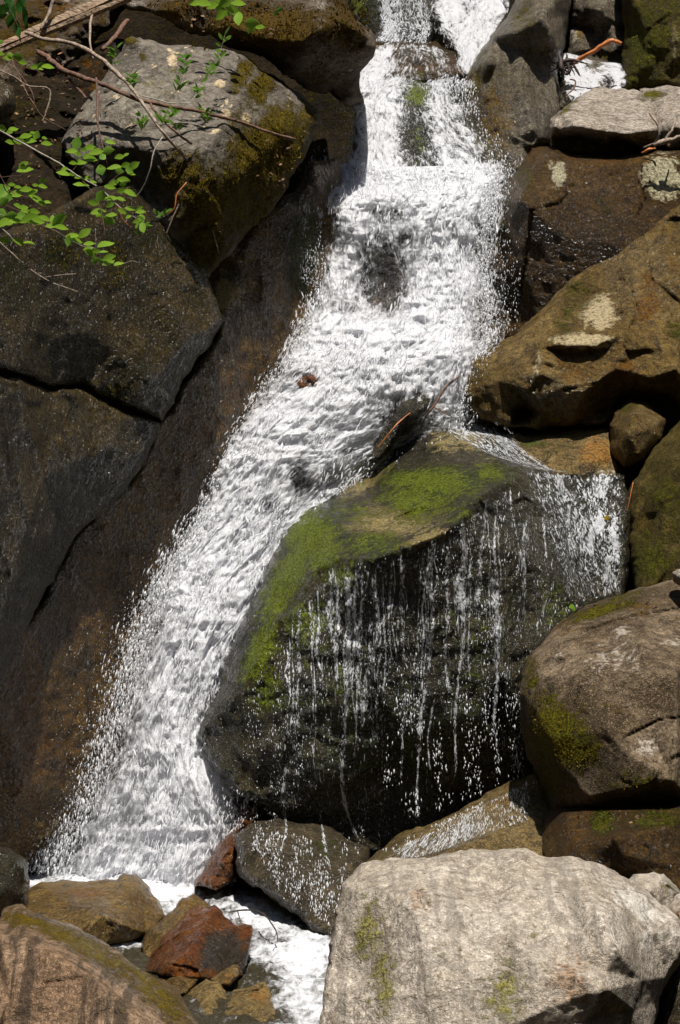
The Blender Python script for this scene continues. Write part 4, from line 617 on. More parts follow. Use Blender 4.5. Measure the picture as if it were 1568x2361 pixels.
# drops running down the dark face of the central boulder
def facedrops(n, poly, sz=(1.0, 2.4), cl=.008, free=None):
    poly = np.array(poly, float); x = RNG.uniform(poly[:, 0].min(), poly[:, 0].max(), n * 6); y = RNG.uniform(poly[:, 1].min(), poly[:, 1].max(), n * 6)
    q = np.stack([x / 22, y / 160, 0 * x], -1); pr = .5 + .9 * vnoise(q, 31) + .5 * vnoise(np.stack([x / 50, y / 50, 0 * x], -1), 33)
    k = inside(poly, x, y) & (RNG.random(n * 6) < np.clip(pr, .04, 1)); x, y = x[k][:n], y[k][:n]
    Y = S(x, y); ok = (Y < 50) & (Y > np.where(y > 1895, 8.7, 9.5)); x, y, Y = x[ok], y[ok], Y[ok] - cl
    if free: Y = np.minimum(Y, free)
    m = len(x); s_ = RNG.uniform(0, 1, m) ** 2.5 * (sz[1] - sz[0]) + sz[0]; d = np.stack([.1 * RNG.normal(size=m), -.15 + 0 * x, -1 + 0 * x], -1)
    return P(x, y, Y), d, s_ * K * Y * .5, s_ * K * Y * RNG.uniform(1.4, 6., m) * .5
parts = [facedrops(2600, [(780,1300),(860,1300),(1000,1240),(1080,1200),(1190,1115),(1300,1110),(1440,1110),(1440,1300),(1330,1400),(1230,1480),(1200,1600),(1210,1780),(1000,1880),(830,1950),(700,1900),(560,1750),(560,1600),(660,1430)]),
         facedrops(900, [(560,1900),(830,1950),(780,2150),(640,2050)], (1.2, 3.2), .02), facedrops(500, [(900,1600),(1200,1600),(1210,1790),(950,1890),(880,1800)], (1.4, 3.4), .05, 9.62), facedrops(500, [(480,1780),(640,1880),(560,2000),(480,1900)], (1., 2.6), .05), facedrops(700, [(880,1960),(1240,1790),(1240,1840),(950,1980)], (1.2, 2.8), .02),
         facedrops(500, [(1120,420),(1200,420),(1200,760),(1120,780)], (1., 2.4), .04), facedrops(300, [(700,470),(745,480),(730,680),(690,640)], (1., 2.4), .05)]
drops('water_drops', *[np.concatenate([p[i] for p in parts]) for i in range(4)], DM)

# ------------------------------------------------------------------ branches, twigs, leaves
M['bark_pale'] = simple_mat('pale_bark', (.32, .25, .19), (.16, .11, .08), .8, 60, sv=(1, 1, 1), bump=.8)
M['bark_brown'] = simple_mat('brown_bark', (.16, .075, .04), (.06, .03, .02), .8, 60, bump=1)
M['bark_red'] = simple_mat('orange_twig_bark', (.45, .15, .03), (.28, .08, .02), .5, 50)
M['bark_dark'] = simple_mat('dark_bark', (.05, .03, .02), (.02, .012, .01), .7, 60)
M['bark_grey'] = simple_mat('grey_bark', (.36, .32, .27), (.20, .17, .14), .8, 60)
M['plank'] = simple_mat('weathered_wood', (.30, .20, .12), (.10, .055, .03), .8, 14, sv=(1, 1, 1), bump=1)
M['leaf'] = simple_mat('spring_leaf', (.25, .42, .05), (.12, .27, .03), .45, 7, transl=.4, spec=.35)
M['leaf_dark'] = simple_mat('shaded_leaf', (.04, .13, .02), (.025, .09, .015), .45, 30, transl=.3, spec=.3)  # dark green leaf, with the corner's shade put into the colour
M['leaf_small'] = simple_mat('willow_leaf', (.16, .33, .05), (.11, .24, .03), .45, 30, transl=.3, spec=.3)
M['leaf_yellow'] = simple_mat('yellow_leaf', (.6, .42, .02), (.5, .35, .02), .5, 30, transl=.2)
def tube(paths, sides=7):
    """paths: list of [(x, y, Y, radius in photograph units)]; returns one mesh of tapered crooked stems"""
    Vs, Fs, n0 = [], [], 0
    for p in paths:
        n = max(6, 5 * len(p)); q = catmull([tuple(a) for a in p], n); W = P(q[:, 0], q[:, 1], q[:, 2]); r = np.maximum(q[:, 3], .25) * K * q[:, 2]
        W = W + (r * .35)[:, None] * np.stack([vnoise(W * 40, 1), vnoise(W * 40, 2), vnoise(W * 40, 3)], -1)
        T = np.gradient(W, axis=0); T /= np.linalg.norm(T, axis=1)[:, None] + 1e-12
        a = np.cross(T, np.array([.1, 1, .2])); a /= np.linalg.norm(a, axis=1)[:, None]; b = np.cross(T, a)
        th = np.linspace(0, 2 * np.pi, sides, endpoint=False); rr = r[:, None] * (1 + .12 * RNG.normal(size=(n, sides)))
        ring = W[:, None] + a[:, None] * (np.cos(th) * rr)[..., None] + b[:, None] * (np.sin(th) * rr)[..., None]
        Vs.append(ring.reshape(-1, 3)); Vs.append(W[[0, -1]])
        for i in range(n - 1):
            for j in range(sides): Fs.append((n0 + i * sides + j, n0 + i * sides + (j + 1) % sides, n0 + (i + 1) * sides + (j + 1) % sides, n0 + (i + 1) * sides + j))
        for j in range(sides):
            Fs.append((n0 + n * sides, n0 + (j + 1) % sides, n0 + j)); Fs.append((n0 + n * sides + 1, n0 + (n - 1) * sides + j, n0 + (n - 1) * sides + (j + 1) % sides))
        n0 += n * sides + 2
    return np.concatenate(Vs), Fs
def twig(paths, mat, label, cat='twig', name=None):
    V, F = tube(paths); return tag(mesh_obj(name or cat, V, F, M[mat]), label, cat)
HALF = [(0, 0), (.08, .16), (.17, .30), (.22, .31), (.32, .43), (.37, .42), (.47, .50), (.53, .46), (.62, .47), (.68, .38), (.77, .33), (.83, .22), (.92, .11), (1, 0)]
NARROW = [(0, 0), (.15, .3), (.35, .5), (.6, .48), (.8, .28), (1, 0)]
def leaves(items, shape=HALF):
    """items: (x, y, Y, length, width, direction in degrees (0 right, 90 down)); each leaf a folded toothed blade with a short stalk"""
    Vs, Fs, n0 = [], [], 0
    for (x, y, Y, ln, wd, an) in items:
        ln *= 1.25; wd *= 1.25; a = R(an + random.uniform(-8, 8)); s_ = K * Y; c = P(x, y, Y)
        depth = random.uniform(-.5, .5)
        d = np.array([math.cos(a), depth, -math.sin(a)]); d /= np.linalg.norm(d)
        ratio = min(1, wd / max(ln * .72, 1)); tilt = math.asin(max(.2, min(1, ratio)))  # how far the blade faces us
        up = np.array([0, 0, 1.]); side0 = np.cross(d, np.array([0, 1, 0])); side0 /= np.linalg.norm(side0); fr = np.cross(side0, d)
        sd_ = side0 * math.sin(tilt) + fr * math.cos(tilt) * (1 if side0[2] < 0 else -1); nrm = np.cross(d, sd_)
        if nrm[2] < 0: nrm = -nrm
        L = ln * s_; Wd = max(wd, ln * .62) * s_ if shape is HALF else wd * s_; bend = random.uniform(.05, .22)
        base = c - d * L * .5; m = len(shape); P3 = []
        for sgn in (0, 1, -1):
            for (t, h) in shape:
                P3.append(base + d * L * t + sgn * sd_ * h * Wd + nrm * ((.16 * abs(h) * Wd if sgn else 0) - bend * L * (t - .3) ** 2))
        Vs.append(np.array(P3))
        for i in range(m - 1):
            Fs.append((n0 + i, n0 + i + 1, n0 + m + i + 1, n0 + m + i)); Fs.append((n0 + i + 1, n0 + i, n0 + 2 * m + i, n0 + 2 * m + i + 1))
        n0 += 3 * m
    return np.concatenate(Vs), Fs
def plant(name, label, cat, stems, lv, barkm, leafm, shape=HALF, extra=()):
    V, F = tube(stems, 6); r = empty(name, V[0], label, cat)
    mesh_obj('stem', V, F, M[barkm], r)
    for pth, bm in extra: v, f = tube(pth, 6); mesh_obj('side_twig', v, f, M[bm], r)
    V, F = leaves(lv, shape); mesh_obj('foliage', V, F, M[leafm], r)
    return r
def c5(x, y, Y, *r): return (x * .2574, 259.4 + y * .2574, Y, *r)
LA = [(20,140,80,50,10),(85,175,60,30,180),(120,150,90,28,0),(90,265,80,36,190),(175,255,100,60,0),(270,255,100,32,-5),(230,212,100,36,180),(325,200,70,60,-60),(290,180,45,20,0),(400,228,50,22,0),(420,278,90,34,5),(685,275,100,75,-80),(640,345,90,36,180),(690,365,80,40,20),(805,312,90,42,-5),(750,335,60,36,0),(860,355,120,44,-5),(970,340,95,65,-15),(920,395,60,55,-30),(810,415,110,46,10),(735,450,85,32,-10),(655,452,65,30,180),(710,428,40,22,0),(770,390,60,30,150),(905,515,80,75,80),(915,487,45,24,0),(1070,397,80,42,170),(1130,378,50,20,-30),(990,268,80,26,10),(950,240,40,20,60),(1020,492,120,30,180),(1070,525,70,50,10),(1130,470,80,50,-20),(1200,475,100,55,-30),(1160,520,70,50,30),(1180,552,60,16,0),(1110,605,100,50,0),(1020,628,85,48,-20),(985,668,90,40,10),(1085,697,75,48,-10),(1160,720,120,42,15),(1100,645,40,50,90),(575,505,60,30,170),(565,545,110,36,185),(650,550,60,36,0),(700,580,60,28,0),(780,585,70,26,-10),(835,622,60,20,0),(880,600,40,14,-30),(705,645,90,30,180),(775,652,50,16,0),(900,745,100,75,-50),(835,808,90,52,190),(985,825,75,46,-20),(1000,770,110,34,0),(1080,775,80,28,10),(880,890,120,46,-5),(890,925,60,28,180),(975,965,110,75,20),(1000,918,90,30,-5),(1095,885,80,42,20),(1165,862,90,32,0),(1260,890,80,30,0),(1250,855,60,30,-20),(1270,945,60,50,60),(1280,1030,90,60,80),(1220,975,60,34,170),(1145,935,60,26,170),(1225,1020,40,24,120)]
LB = [(20,700,130,100,-20),(50,760,110,80,10),(30,800,90,60,150),(105,645,60,30,0),(160,667,60,26,0),(145,720,90,34,-10),(150,745,80,26,0),(235,690,100,44,0),(280,720,80,50,-20),(310,705,60,30,-30),(335,785,140,46,25),(380,815,70,44,20),(420,803,70,20,5),(315,650,50,26,180),(385,610,60,40,-20),(385,662,80,34,0),(165,840,90,36,15),(215,850,80,36,-10),(15,900,80,70,20),(105,920,90,60,-10),(190,930,90,70,0),(220,880,100,46,10),(300,890,100,52,-10),(270,950,150,70,-15),(330,980,120,50,0),(400,950,100,40,10),(60,980,130,60,-10),(150,975,120,40,0),(20,1000,100,40,160),(530,960,140,80,-40),(470,960,80,50,-80),(450,1018,90,34,180),(550,1030,110,40,0),(500,1000,40,20,0),(210,465,85,40,160),(205,480,40,40,90),(225,515,130,36,-5)]
LC = [(760,1080,120,60,-35),(650,1105,110,36,175),(610,1150,90,48,100),(690,1148,100,40,10),(800,1175,90,32,0),(950,1180,150,40,-10),(790,1218,80,34,180),(865,1240,70,44,0),(810,1260,100,56,30),(930,1248,70,14,0),(975,1300,110,52,-15),(850,1325,80,50,150),(905,1328,50,34,0),(975,1345,100,44,-20),(1065,1355,90,26,-10),(40,1145,95,52,0),(170,1160,110,50,20),(260,1168,90,20,5)]
def lf(l, Y0, j=.12): return [(x * .2574, 259.4 + y * .2574, Y0 + random.uniform(-j, j), a * .2574, b * .2574, an) for x, y, a, b, an in l]
plant('leafy_branch', 'long grey leafy branch with toothed green leaves reaching in from the left border', 'leafy branch', [[c5(-200,70,8.9,2.4),c5(0,165,8.9,2.3),c5(230,290,8.9,2.2),c5(520,450,8.9,2.),c5(700,570,8.9,1.8),c5(900,680,8.9,1.6),c5(1050,830,8.9,1.4),c5(1240,960,8.9,.9)]], lf(LA, 8.9), 'bark_grey', 'leaf',
      extra=[([[c5(740,610,8.9,.8),c5(860,760,8.88,.8),c5(910,900,8.86,.8),c5(935,1050,8.85,.8),c5(930,1115,8.85,.6)],[c5(900,700,8.9,.6),c5(1010,600,8.9,.6),c5(1100,530,8.9,.5),c5(1190,470,8.9,.4)],[c5(650,520,8.9,.6),c5(690,460,8.9,.5),c5(700,300,8.88,.4)],[c5(920,940,8.88,.5),c5(1050,850,8.9,.5)],[c5(980,740,8.9,.5),c5(1080,700,8.9,.4)]], 'bark_brown'), ([[c5(1060,840,8.9,.6),c5(1100,950,8.9,.6),c5(1180,1040,8.9,.5)]], 'bark_red')])
plant('leafy_branch', 'dense cluster of green leaves hanging at the left border below the long branch', 'leafy branch', [[c5(-150,250,8.75,1.2),c5(0,560,8.75,1.),c5(50,650,8.75,.9),c5(120,720,8.75,.8),c5(300,770,8.75,.5)],[c5(0,580,8.75,.5),c5(100,570,8.75,.5),c5(190,560,8.75,.4),c5(210,490,8.75,.4)],[c5(-100,760,8.75,.9),c5(100,850,8.75,.7),c5(300,930,8.75,.6),c5(500,1000,8.75,.4)]], lf(LB, 8.75), 'bark_brown', 'leaf')
plant('leafy_branch', 'lowest sprig of green leaves hanging in front of the dark mossy cliff block', 'leafy branch', [[c5(-120,930,8.8,1.6),c5(30,1050,8.8,1.4),c5(110,1130,8.8,1.),c5(90,1200,8.8,.5)],[c5(500,1060,8.8,.4),c5(600,1120,8.8,.4),c5(750,1200,8.8,.5),c5(860,1220,8.8,.5),c5(950,1310,8.8,.5),c5(1060,1360,8.8,.5),c5(1180,1330,8.8,.4),c5(1240,1345,8.8,.3)],[c5(855,1040,8.8,.5),c5(858,1130,8.8,.5),c5(862,1240,8.8,.4)],[c5(500,1060,8.8,.4),c5(300,980,8.78,.5),c5(-60,900,8.76,.6)]], lf(LC, 8.8), 'bark_grey', 'leaf')
def c2(x, y, Y, *r): return (x * .2574, y * .2574, Y, *r)
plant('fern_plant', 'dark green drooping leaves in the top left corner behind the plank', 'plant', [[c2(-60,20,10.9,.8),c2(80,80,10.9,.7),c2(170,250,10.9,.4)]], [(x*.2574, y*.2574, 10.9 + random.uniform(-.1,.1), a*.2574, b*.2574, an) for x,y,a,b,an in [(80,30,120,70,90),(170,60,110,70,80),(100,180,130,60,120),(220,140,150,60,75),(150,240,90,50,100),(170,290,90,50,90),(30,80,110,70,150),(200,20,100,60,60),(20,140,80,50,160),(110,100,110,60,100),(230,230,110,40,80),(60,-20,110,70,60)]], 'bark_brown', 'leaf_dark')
plant('leaf_sprig', 'small sprig of bright leaves just below the plank at the left border', 'leafy branch', [[c2(-60,400,9.8,.7),c2(60,540,9.8,.6),c2(200,590,9.8,.5),c2(300,625,9.8,.4),c2(420,600,9.8,.3)]], [(x*.2574, y*.2574, 9.8 + random.uniform(-.06,.06), a*.2574, b*.2574, an) for x,y,a,b,an in [(90,490,50,36,0),(70,520,80,36,180),(165,510,90,60,20),(205,560,70,36,10),(370,585,70,48,-20),(305,600,70,36,170),(430,597,100,30,-5),(370,618,50,16,0),(10,480,60,30,10),(10,375,40,34,0)]], 'bark_brown', 'leaf')
plant('leaf_sprig', 'sprig of green leaves hanging over the mossy overhanging boulder at the top', 'leafy branch', [[(430,-30,10.7,.9),(500,5,10.7,.7),(545,40,10.7,.6),(600,62,10.7,.4)]], [(x*.5, y*.5, 10.7 + random.uniform(-.06,.06), a*.5, b*.5, an) for x,y,a,b,an in [(990,20,70,30,160),(940,15,60,25,180),(1040,45,80,50,20),(1100,85,60,40,90),(1160,105,60,40,0),(1160,130,50,30,120),(900,15,50,20,180),(1200,125,40,16,0),(1040,10,60,40,-20),(1100,15,60,20,0),(1020,70,60,30,150),(1080,50,60,34,30)]], 'bark_brown', 'leaf')
plant('leaf_sprig', 'pair of tiny leaves growing from the moss of the overhanging boulder', 'plant', [[(632,42,10.85,.3),(640,28,10.83,.3)]], [(636,30,10.83,12,8,-60),(644,22,10.83,12,8,-30),(640,18,10.83,10,6,-110)], 'bark_brown', 'leaf_small')
def willow(st, n, Y, sz=20):
    q = catmull(st, 60); it = []
    for i in range(n):
        j = random.randint(12, 59); s_ = random.choice((-1, 1))
        it.append((q[j, 0] + s_ * random.uniform(3, 11), q[j, 1] + random.uniform(-6, 6), q[j, 2] - random.uniform(0, .05), sz * random.uniform(.6, 1.2), sz * random.uniform(.26, .4), random.uniform(-75, -10) if s_ > 0 else random.uniform(-170, -100)))
    return it
for st, n, lab in [([(385,235,10.45,.5),(412,200,10.42,.5),(424,160,10.4,.5),(426,118,10.4,.4)], 24, 'young willow shoot rising across the middle of the grey lichen boulder'), ([(420,250,10.45,.5),(450,215,10.45,.5),(470,180,10.45,.5),(500,140,10.5,.5),(520,75,10.55,.4)], 30, 'tallest willow shoot, leafy tip against the dark gap under the overhanging boulder'),
                   ([(258,150,10.6,.4),(262,128,10.6,.4),(266,105,10.6,.3)], 12, 'small willow shoot at the upper left corner of the grey boulder'), ([(300,210,10.4,.4),(304,190,10.4,.4),(300,165,10.4,.3)], 14, 'small willow shoot beside the pale branch on the grey boulder'), ([(345,300,10.25,.4),(328,285,10.25,.4),(324,262,10.25,.3)], 16, 'bushy willow shoot where the pale branch crosses the grey boulder'), ([(440,292,10.3,.4),(400,282,10.28,.4),(372,270,10.28,.4),(400,255,10.3,.3)], 22, 'willow shoot trailing along the brown branch on the grey boulder'), ([(480,285,10.45,.4),(476,262,10.45,.4),(470,250,10.45,.3)], 10, 'little willow shoot under the right half of the brown branch'), ([(335,500,8.9,.4),(330,515,8.88,.4),(325,535,8.88,.3)], 12, 'narrow leaved tuft at the tip of the long leafy branch'), ([(362,500,9.9,.4),(372,490,9.9,.4),(385,485,9.9,.3)], 10, 'feathery green tuft on the moss right of the long branch tip')]:
    plant('willow_shoot', lab, 'shoot', [st], willow(st, n, 0), 'bark_pale', 'leaf_small', NARROW)
# bare branches (photo positions halved from an enlarged view)
def h(x, y, Y, r): return (x / 2, y / 2, Y, r / 2)
twig([[h(120,150,10.8,8),h(200,180,10.7,9),h(330,200,10.6,10),h(460,265,10.48,10),h(520,320,10.44,10),h(590,385,10.38,9),h(650,465,10.3,8),h(700,540,10.26,8),h(760,620,10.24,7),h(830,700,10.3,7),h(870,750,10.34,6),h(890,810,10.38,5),h(930,900,10.42,4),h(960,990,10.46,3.5),h(1010,1170,10.55,2.5)],[h(890,812,10.38,4),h(850,890,10.36,4),h(800,1000,10.38,4),h(765,1085,10.4,3)]], 'bark_pale', 'pale bare branch arching over the grey boulder and forking below', 'branch')
twig([[h(170,225,10.75,13),h(250,290,10.62,13),h(300,325,10.55,12),h(400,365,10.46,11),h(500,400,10.42,11),h(640,460,10.36,10),h(760,485,10.36,9),h(900,510,10.4,8),h(1000,535,10.46,8),h(1100,560,10.54,7),h(1200,595,10.6,7),h(1362,645,10.64,6)],[h(690,470,10.36,6),h(720,520,10.3,6),h(800,600,10.26,5.5),h(885,665,10.3,5)],[h(1080,555,10.52,4),h(1100,545,10.52,2)]], 'bark_brown', 'long reddish brown branch lying across the grey boulder towards the waterfall', 'branch')
twig([[h(445,360,10.42,6),h(450,480,10.36,6),h(452,580,10.3,5),h(480,700,10.26,4),h(500,800,10.3,2)]], 'bark_brown', 'thin dark twig hanging straight down the left of the grey boulder')
twig([[h(475,-40,11.2,5),h(440,40,11.1,6),h(420,90,11.0,6),h(415,190,10.8,5),h(430,270,10.7,4)]], 'bark_pale', 'pale upright twig passing in front of the plank')
twig([[h(320,365,10.55,7),h(360,410,10.5,7),h(398,455,10.46,5)]], 'bark_brown', 'short broken stub under the reddish brown branch')
twig([[h(750,632,10.24,3),h(710,700,10.2,3.5),h(690,790,10.2,3),h(650,880,10.25,3),h(592,942,10.3,2)]], 'bark_grey', 'thin curved twig drooping from the pale branch on the boulder')
twig([[h(252,-40,10.9,8),h(235,40,10.9,8),h(190,135,10.85,7)]], 'bark_pale', 'pale stub of branch standing above the plank')
twig([[h(-40,310,9.9,3),h(60,350,9.9,3),h(130,395,9.9,3),h(220,405,9.9,3),h(230,450,9.9,4),h(215,510,9.9,5),h(195,565,9.9,3)]], 'bark_pale', 'thin pale twig bent downward near the left border')
twig([[h(40,240,10.2,2.5),h(110,400,10.1,2.5),h(150,470,10.,2.5),h(200,540,10.,2.2),h(305,600,10.,1.6)],[h(60,300,10.1,2),h(150,430,10.,2),h(155,540,10.,1.5)]], 'bark_brown', 'wiry brown twigs in front of the dark bank')
twig([[h(640,440,10.3,2.5),h(710,455,10.28,3),h(780,475,10.28,2.5),h(880,475,10.3,2)],[h(730,580,10.26,2),h(830,565,10.24,2.5),h(930,580,10.3,2)]], 'bark_grey', 'thin pale twigs looping beside the reddish brown branch')
twig([[h(860,840,10.3,2.5),h(815,900,10.28,3),h(805,960,10.28,3),h(770,990,10.3,2)]], 'bark_red', 'short orange twig below the fork of the pale branch')
twig([[(-20,540,8.9,1.4),(20,577,8.9,1.4),(75,624,8.9,1.4),(120,651,8.9,1.2),(182,673,8.9,.8)],[(104,639,8.9,.8),(140,634,8.9,.8),(176,631,8.9,.6)]], 'bark_pale', 'long thin bare twig across the dark mossy cliff block at the left')
twig([[h(960,160,11.6,2),h(880,210,11.3,14),h(470,200,11.5,5)]][0:0] or [[h(590,90,11.5,10),h(540,160,11.4,12),h(470,230,11.3,10)]], 'bark_brown', 'dark dead branch in the hollow above the grey boulder', 'branch')
# the plank
def plank():
    n = 60; A = np.array([-30, 124.]); B = np.array([296, -16.]); t = np.linspace(0, 1, n); Vs = []
    for i, f in enumerate(t):
        c = A + (B - A) * f; Y = 10.75 + .45 * f; hw = (13 + 6 * f)
        pr = [(-1, -.7), (-.55, -1), (-.1, -1.02), (.0, -.9), (.12, -1.), (.6, -.95), (1, -.6), (1, .7), (.4, 1), (-.5, 1), (-1, .7)]
        for k, (a, b) in enumerate(pr):
            nx, ny = .395, .919
            j = .10 * vnoise(np.array([[f * 6, k * 3.1, 1.]]), 4)[0] + .05 * vnoise(np.array([[f * 30, k * 3.1, 1.]]), 5)[0]
            Vs.append(P(c[0] + nx * hw * (a + j), c[1] + ny * hw * (a + j), Y + .05 * (b + j)))
    m = 11; F = [(i * m + j, i * m + (j + 1) % m, (i + 1) * m + (j + 1) % m, (i + 1) * m + j) for i in range(n - 1) for j in range(m)]
    F += [tuple(range(m))[::-1], tuple((n - 1) * m + j for j in range(m))]
    return np.array([v for v in Vs]), F
def plank_mat():
    t = NT('weathered_plank'); tc = t.n('ShaderNodeTexCoord').outputs['Object']
    v = t.mapv(tc, (4, 60, 60), (0, R(-23), 0)); n = t.noise(v, 1.5, 6, .65, .3); n2 = t.noise(tc, 6, 4)
    c = t.mix(t.ramp(n, .35, .62), (.06, .032, .018), (.34, .24, .15)); c = t.mix(t.ramp(n2, .45, .7, 0, .6), c, (.16, .065, .03))
    bp = t.n('ShaderNodeBump', Strength=1., Distance=.012, Height=n).outputs[0]
    return t.surf(t.n('ShaderNodeBsdfPrincipled', Base__Color=c, Roughness=.8, Normal=bp).outputs[0])
M['plank'] = plank_mat(); V, F = plank()
tag(mesh_obj('wood_plank', V, F, M['plank'], smooth=False), 'weathered split wooden plank leaning across the top left corner', 'plank')
# stream debris
def q4(x, y, Y, r): return (784 + x / 2, 576.5 + y / 2, Y, r / 2)
twig([[q4(555,580,10.95,3),q4(500,620,10.92,5),q4(465,665,10.9,5),q4(435,715,10.88,5),q4(400,760,10.88,4),q4(365,835,10.95,2.5)],[q4(430,722,10.88,3.5),q4(470,745,10.86,3),q4(522,772,10.86,2)],[q4(500,620,10.92,3),q4(520,600,10.9,3),q4(505,612,10.9,2)]], 'bark_brown', 'dark forked bare twig stuck at the edge of the white chute')
twig([[q4(325,750,10.85,2),q4(270,795,10.82,3.5),q4(240,830,10.8,3.5),q4(165,920,10.8,2)]], 'bark_red', 'thin orange twig on the dark stone in the chute')
def w2(x, y, Y, r): return (784 + x / 2, y / 2, Y, r / 2)
r_ = empty('broken_branch', PV(1320, 150, 12.55), 'bright orange broken branch with a tangle of dark roots, in the side stream', 'branch')
V, F = tube([[w2(1060,300,12.55,9),w2(1090,282,12.55,10),w2(1160,242,12.52,10),w2(1245,190,12.5,10),w2(1262,188,12.5,11),w2(1298,202,12.5,9)]], 9); mesh_obj('branch_wood', V, F, M['bark_red'], r_)
tw = []
for i in range(16):
    a = random.uniform(0, 6.28); L = random.uniform(25, 60); cx, cy = 1040 + random.uniform(-25, 25), 305 + random.uniform(-25, 25)
    tw.append([w2(cx - L * math.cos(a), cy - L * math.sin(a), 12.55, 3), w2(cx + random.uniform(-10, 10), cy + random.uniform(-10, 10), 12.5, 5), w2(cx + L * math.cos(a) * .8, cy + L * math.sin(a), 12.58, 2)])
tw += [[w2(1010,250,12.5,8),w2(1022,310,12.45,12),w2(1030,370,12.5,6)],[w2(1050,290,12.5,8),w2(1055,330,12.5,10),w2(1040,345,12.5,6)],[w2(1075,300,12.5,6),w2(1095,330,12.5,6),w2(1105,350,12.5,3)],[w2(1000,300,12.5,6),w2(1060,275,12.5,8),w2(1140,295,12.5,3)]]
V, F = tube(tw, 5); mesh_obj('root_tangle', V, F, M['bark_dark'], r_)
twig([[w2(1060,365,12.4,3),w2(1085,375,12.4,4),w2(1075,410,12.35,4),w2(1045,438,12.3,3)]], 'bark_brown', 'small reddish twig below the tangle of dark roots')
twig([[w2(1428,520,11.6,6),w2(1445,545,11.58,7),w2(1466,575,11.56,6),w2(1472,620,11.56,6),w2(1450,660,11.6,6),w2(1400,680,11.65,4)]], 'bark_pale', 'pale curved root hugging the right end of the granite slab')
twig([[w2(1445,672,11.5,8),w2(1490,655,11.48,12),w2(1540,640,11.5,10),w2(1620,615,11.5,8)],[w2(1500,640,11.5,8),w2(1530,600,11.5,5),w2(1545,560,11.55,3)]], 'bark_pale', 'pale driftwood stick beside the slab at the right border', 'driftwood')
twig([[w2(1390,705,11.5,4),w2(1425,690,11.48,6),w2(1460,685,11.5,3)]], 'bark_red', 'little orange twig on the ledge under the slab')
def poolp(x, y, z, r):
    py_ = 1729.5 + y / 2; return (x / 2, py_, (ZC - z) / ((py_ - 1180.5) * K), r / 2)
twig([[poolp(1055,747,.02,3),poolp(1100,740,.05,4),poolp(1160,738,.08,4),poolp(1215,755,.09,4),poolp(1250,795,.08,3.5),poolp(1275,840,.06,3),poolp(1282,885,.03,2)],[poolp(1275,845,.06,2),poolp(1262,872,.05,1.6)],[poolp(1095,742,.05,3),poolp(1105,775,.06,2.5),poolp(1112,795,.06,1.5)]], 'bark_dark', 'dark arched twig standing in the white foam of the pool')
twig([[(1460,1112,10.3,1.),(1452,1150,10.28,1.2),(1446,1180,10.28,.8)]], 'bark_red', 'thin orange stem at the right edge of the trickles')
V, F = leaves([(1400, 1194, 10.15, 12, 9, -30)], NARROW); tag(mesh_obj('leaf', V, F, M['leaf_yellow']), 'single yellow leaf caught in the trickles at the right', 'leaf')
V, F = leaves([(1318, 1398, 9.9, 12, 10, -20), (1322, 1404, 9.9, 10, 8, 40)], HALF); tag(mesh_obj('leaf', V, F, M['leaf']), 'tiny bright green leaf on the wet rock by the right boulder', 'leaf')

# ------------------------------------------------------------------ moss cushions: short blades standing on the rock, a part of their boulder
def moss_tufts(label, blob, n, mat, hgt=(4, 11)):
    o = next(o_ for o_ in bpy.data.objects if o_.get('label', '').startswith(label))
    cx = []
    ar = np.array([b[2] * b[3] for b in blob]); ar = ar / ar.sum()
    for b, f in zip(blob, ar):
        m = int(n * f); r = np.sqrt(RNG.random(m)) * 1.15; th = RNG.uniform(0, 6.283, m); an = b[5] if len(b) > 5 else 0
        ux, uy = r * np.cos(th) * b[2], r * np.sin(th) * b[3]
        cx.append(np.stack([b[0] + ux * math.cos(an) - uy * math.sin(an), b[1] + ux * math.sin(an) + uy * math.cos(an), b[4] * np.clip(1.4 - r, 0, 1)], -1))
    c = np.concatenate(cx); Y = S(c[:, 0], c[:, 1]); W = P(c[:, 0], c[:, 1], Y)
    nz = .5 + 1.1 * fbm(W * 14, 4, 91, .6); k = (Y < 50) & (RNG.random(len(c)) < np.clip(c[:, 2] * 1.5 * nz, 0, 1)); W = W[k]; Y = Y[k]; m = len(W)
    d = np.stack([RNG.normal(size=m) * .5, -.55 + .35 * RNG.normal(size=m), .5 + .4 * RNG.normal(size=m)], -1); d /= np.linalg.norm(d, axis=1)[:, None]
    a = np.cross(d, RNG.normal(size=(m, 3))); a /= np.linalg.norm(a, axis=1)[:, None]
    L = RNG.uniform(*hgt, m) * K * Y; wd = L * RNG.uniform(.14, .3, m); W = W - d * (L * .3)[:, None]
    V = np.stack([W - a * wd[:, None], W + a * wd[:, None], W + d * (L * .6)[:, None] + a * (wd * .9)[:, None], W + d * L[:, None]], 1).reshape(-1, 3)
    F = np.arange(m * 4).reshape(-1, 4)
    loc = np.array(o.location); mo = mesh_obj('moss', V, F, M[mat], o, loc=loc, smooth=False); return mo
M['moss_brown'] = simple_mat('brown_moss', (.11, .07, .012), (.04, .024, .005), .9, 18, transl=.2, spec=.1)
M['moss_gold'] = simple_mat('golden_moss', (.21, .155, .014), (.07, .052, .006), .9, 14, transl=.25, spec=.1)
M['moss_green'] = simple_mat('green_moss', (.12, .17, .012), (.05, .075, .006), .9, 14, transl=.25, spec=.1)
moss_tufts('big dark overhanging', [(600,70,170,60,.95),(420,30,80,30,.7),(790,60,60,80,.8),(740,170,50,40,.5)], 9000, 'moss_brown', (4, 12))
moss_tufts('large grey boulder', [(640,320,55,70,1.),(600,380,80,80,1.1),(520,470,110,85,1.0),(560,170,20,50,.9,.6),(420,400,70,50,.8),(600,210,26,50,1.,.6),(480,570,50,40,.9)], 11000, 'moss_gold', (3, 9))
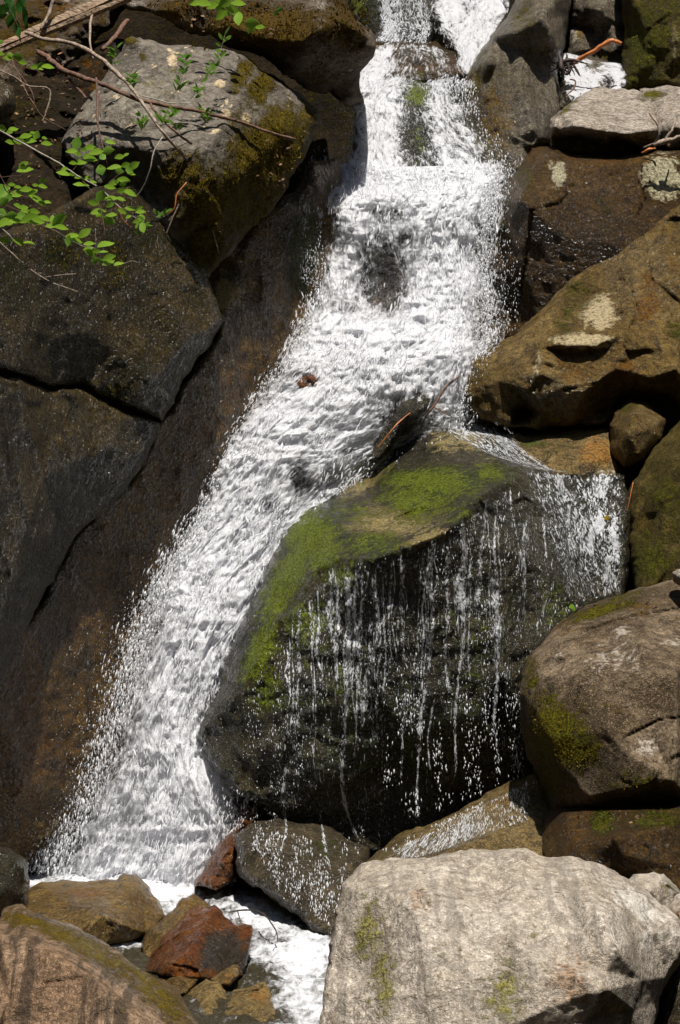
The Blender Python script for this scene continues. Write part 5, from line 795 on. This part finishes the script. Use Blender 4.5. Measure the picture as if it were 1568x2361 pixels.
moss_tufts('large mossy sided', [(1270,1690,60,90,.95),(1330,1730,60,50,.9),(1260,1800,60,60,.6),(1380,1412,80,12,.9,-.3),(1480,1810,80,40,.4),(1225,1570,14,60,.7)], 6000, 'moss_gold', (3, 8))
moss_tufts('dark brown wet rock under', [(1388,1895,26,24,1.3),(1530,1885,60,20,.8)], 1200, 'moss_green', (4, 10))
moss_tufts('dark mossy cliff block', [(140,585,40,36,.8),(270,600,24,60,.6),(270,905,40,16,.7),(255,655,30,12,.7)], 1600, 'moss_gold', (3, 9))


moss_tufts('huge central boulder', [(720,1240,55,80,.8,-.6),(660,1350,26,100,.8,.5),(1000,1112,100,30,1.),(960,1148,80,50,.8),(860,1250,70,24,.7),(610,1480,24,80,.7,.4)], 5000, 'moss_green', (1.5, 4.))

# dead leaves and bits of wood caught in the hollows
def litter(regs, n):
    V, F, n0 = [], [], 0
    for (cx, cy, rx, ry, f) in regs:
        m = int(n * f); x = cx + rx * RNG.normal(size=m) * .55; y = cy + ry * RNG.normal(size=m) * .55; Y = S(x, y); ok = Y < 50
        for c, yy in zip(P(x[ok], y[ok], Y[ok] - .012), Y[ok]):
            d = RNG.normal(size=3) * np.array([1, .6, .5]); d /= np.linalg.norm(d); sd_ = np.cross(d, RNG.normal(size=3)); sd_ /= np.linalg.norm(sd_); L = RNG.uniform(4, 16) * K * yy; wv = L * RNG.choice([.05, .08, .25])
            V += [c - d * L / 2, c - sd_ * wv + RNG.normal(size=3) * L * .06, c + d * L / 2, c + sd_ * wv]; F.append((n0, n0 + 1, n0 + 2, n0 + 3)); n0 += 4
    o = mesh_obj('leaf_litter', np.array(V), np.array(F), simple_mat('dead_leaf', (.22, .12, .05), (.07, .035, .015), .8, 9), smooth=False); o['kind'] = 'stuff'
litter([(120,260,130,110,.34),(60,420,70,90,.12),(520,60,200,50,.16),(1530,335,50,10,.08),(1420,348,60,4,.04),(640,400,60,90,.08),(480,560,60,50,.06),(1300,150,40,30,.03),(1450,1400,100,14,.05),(1420,1885,90,14,.04)], 900)
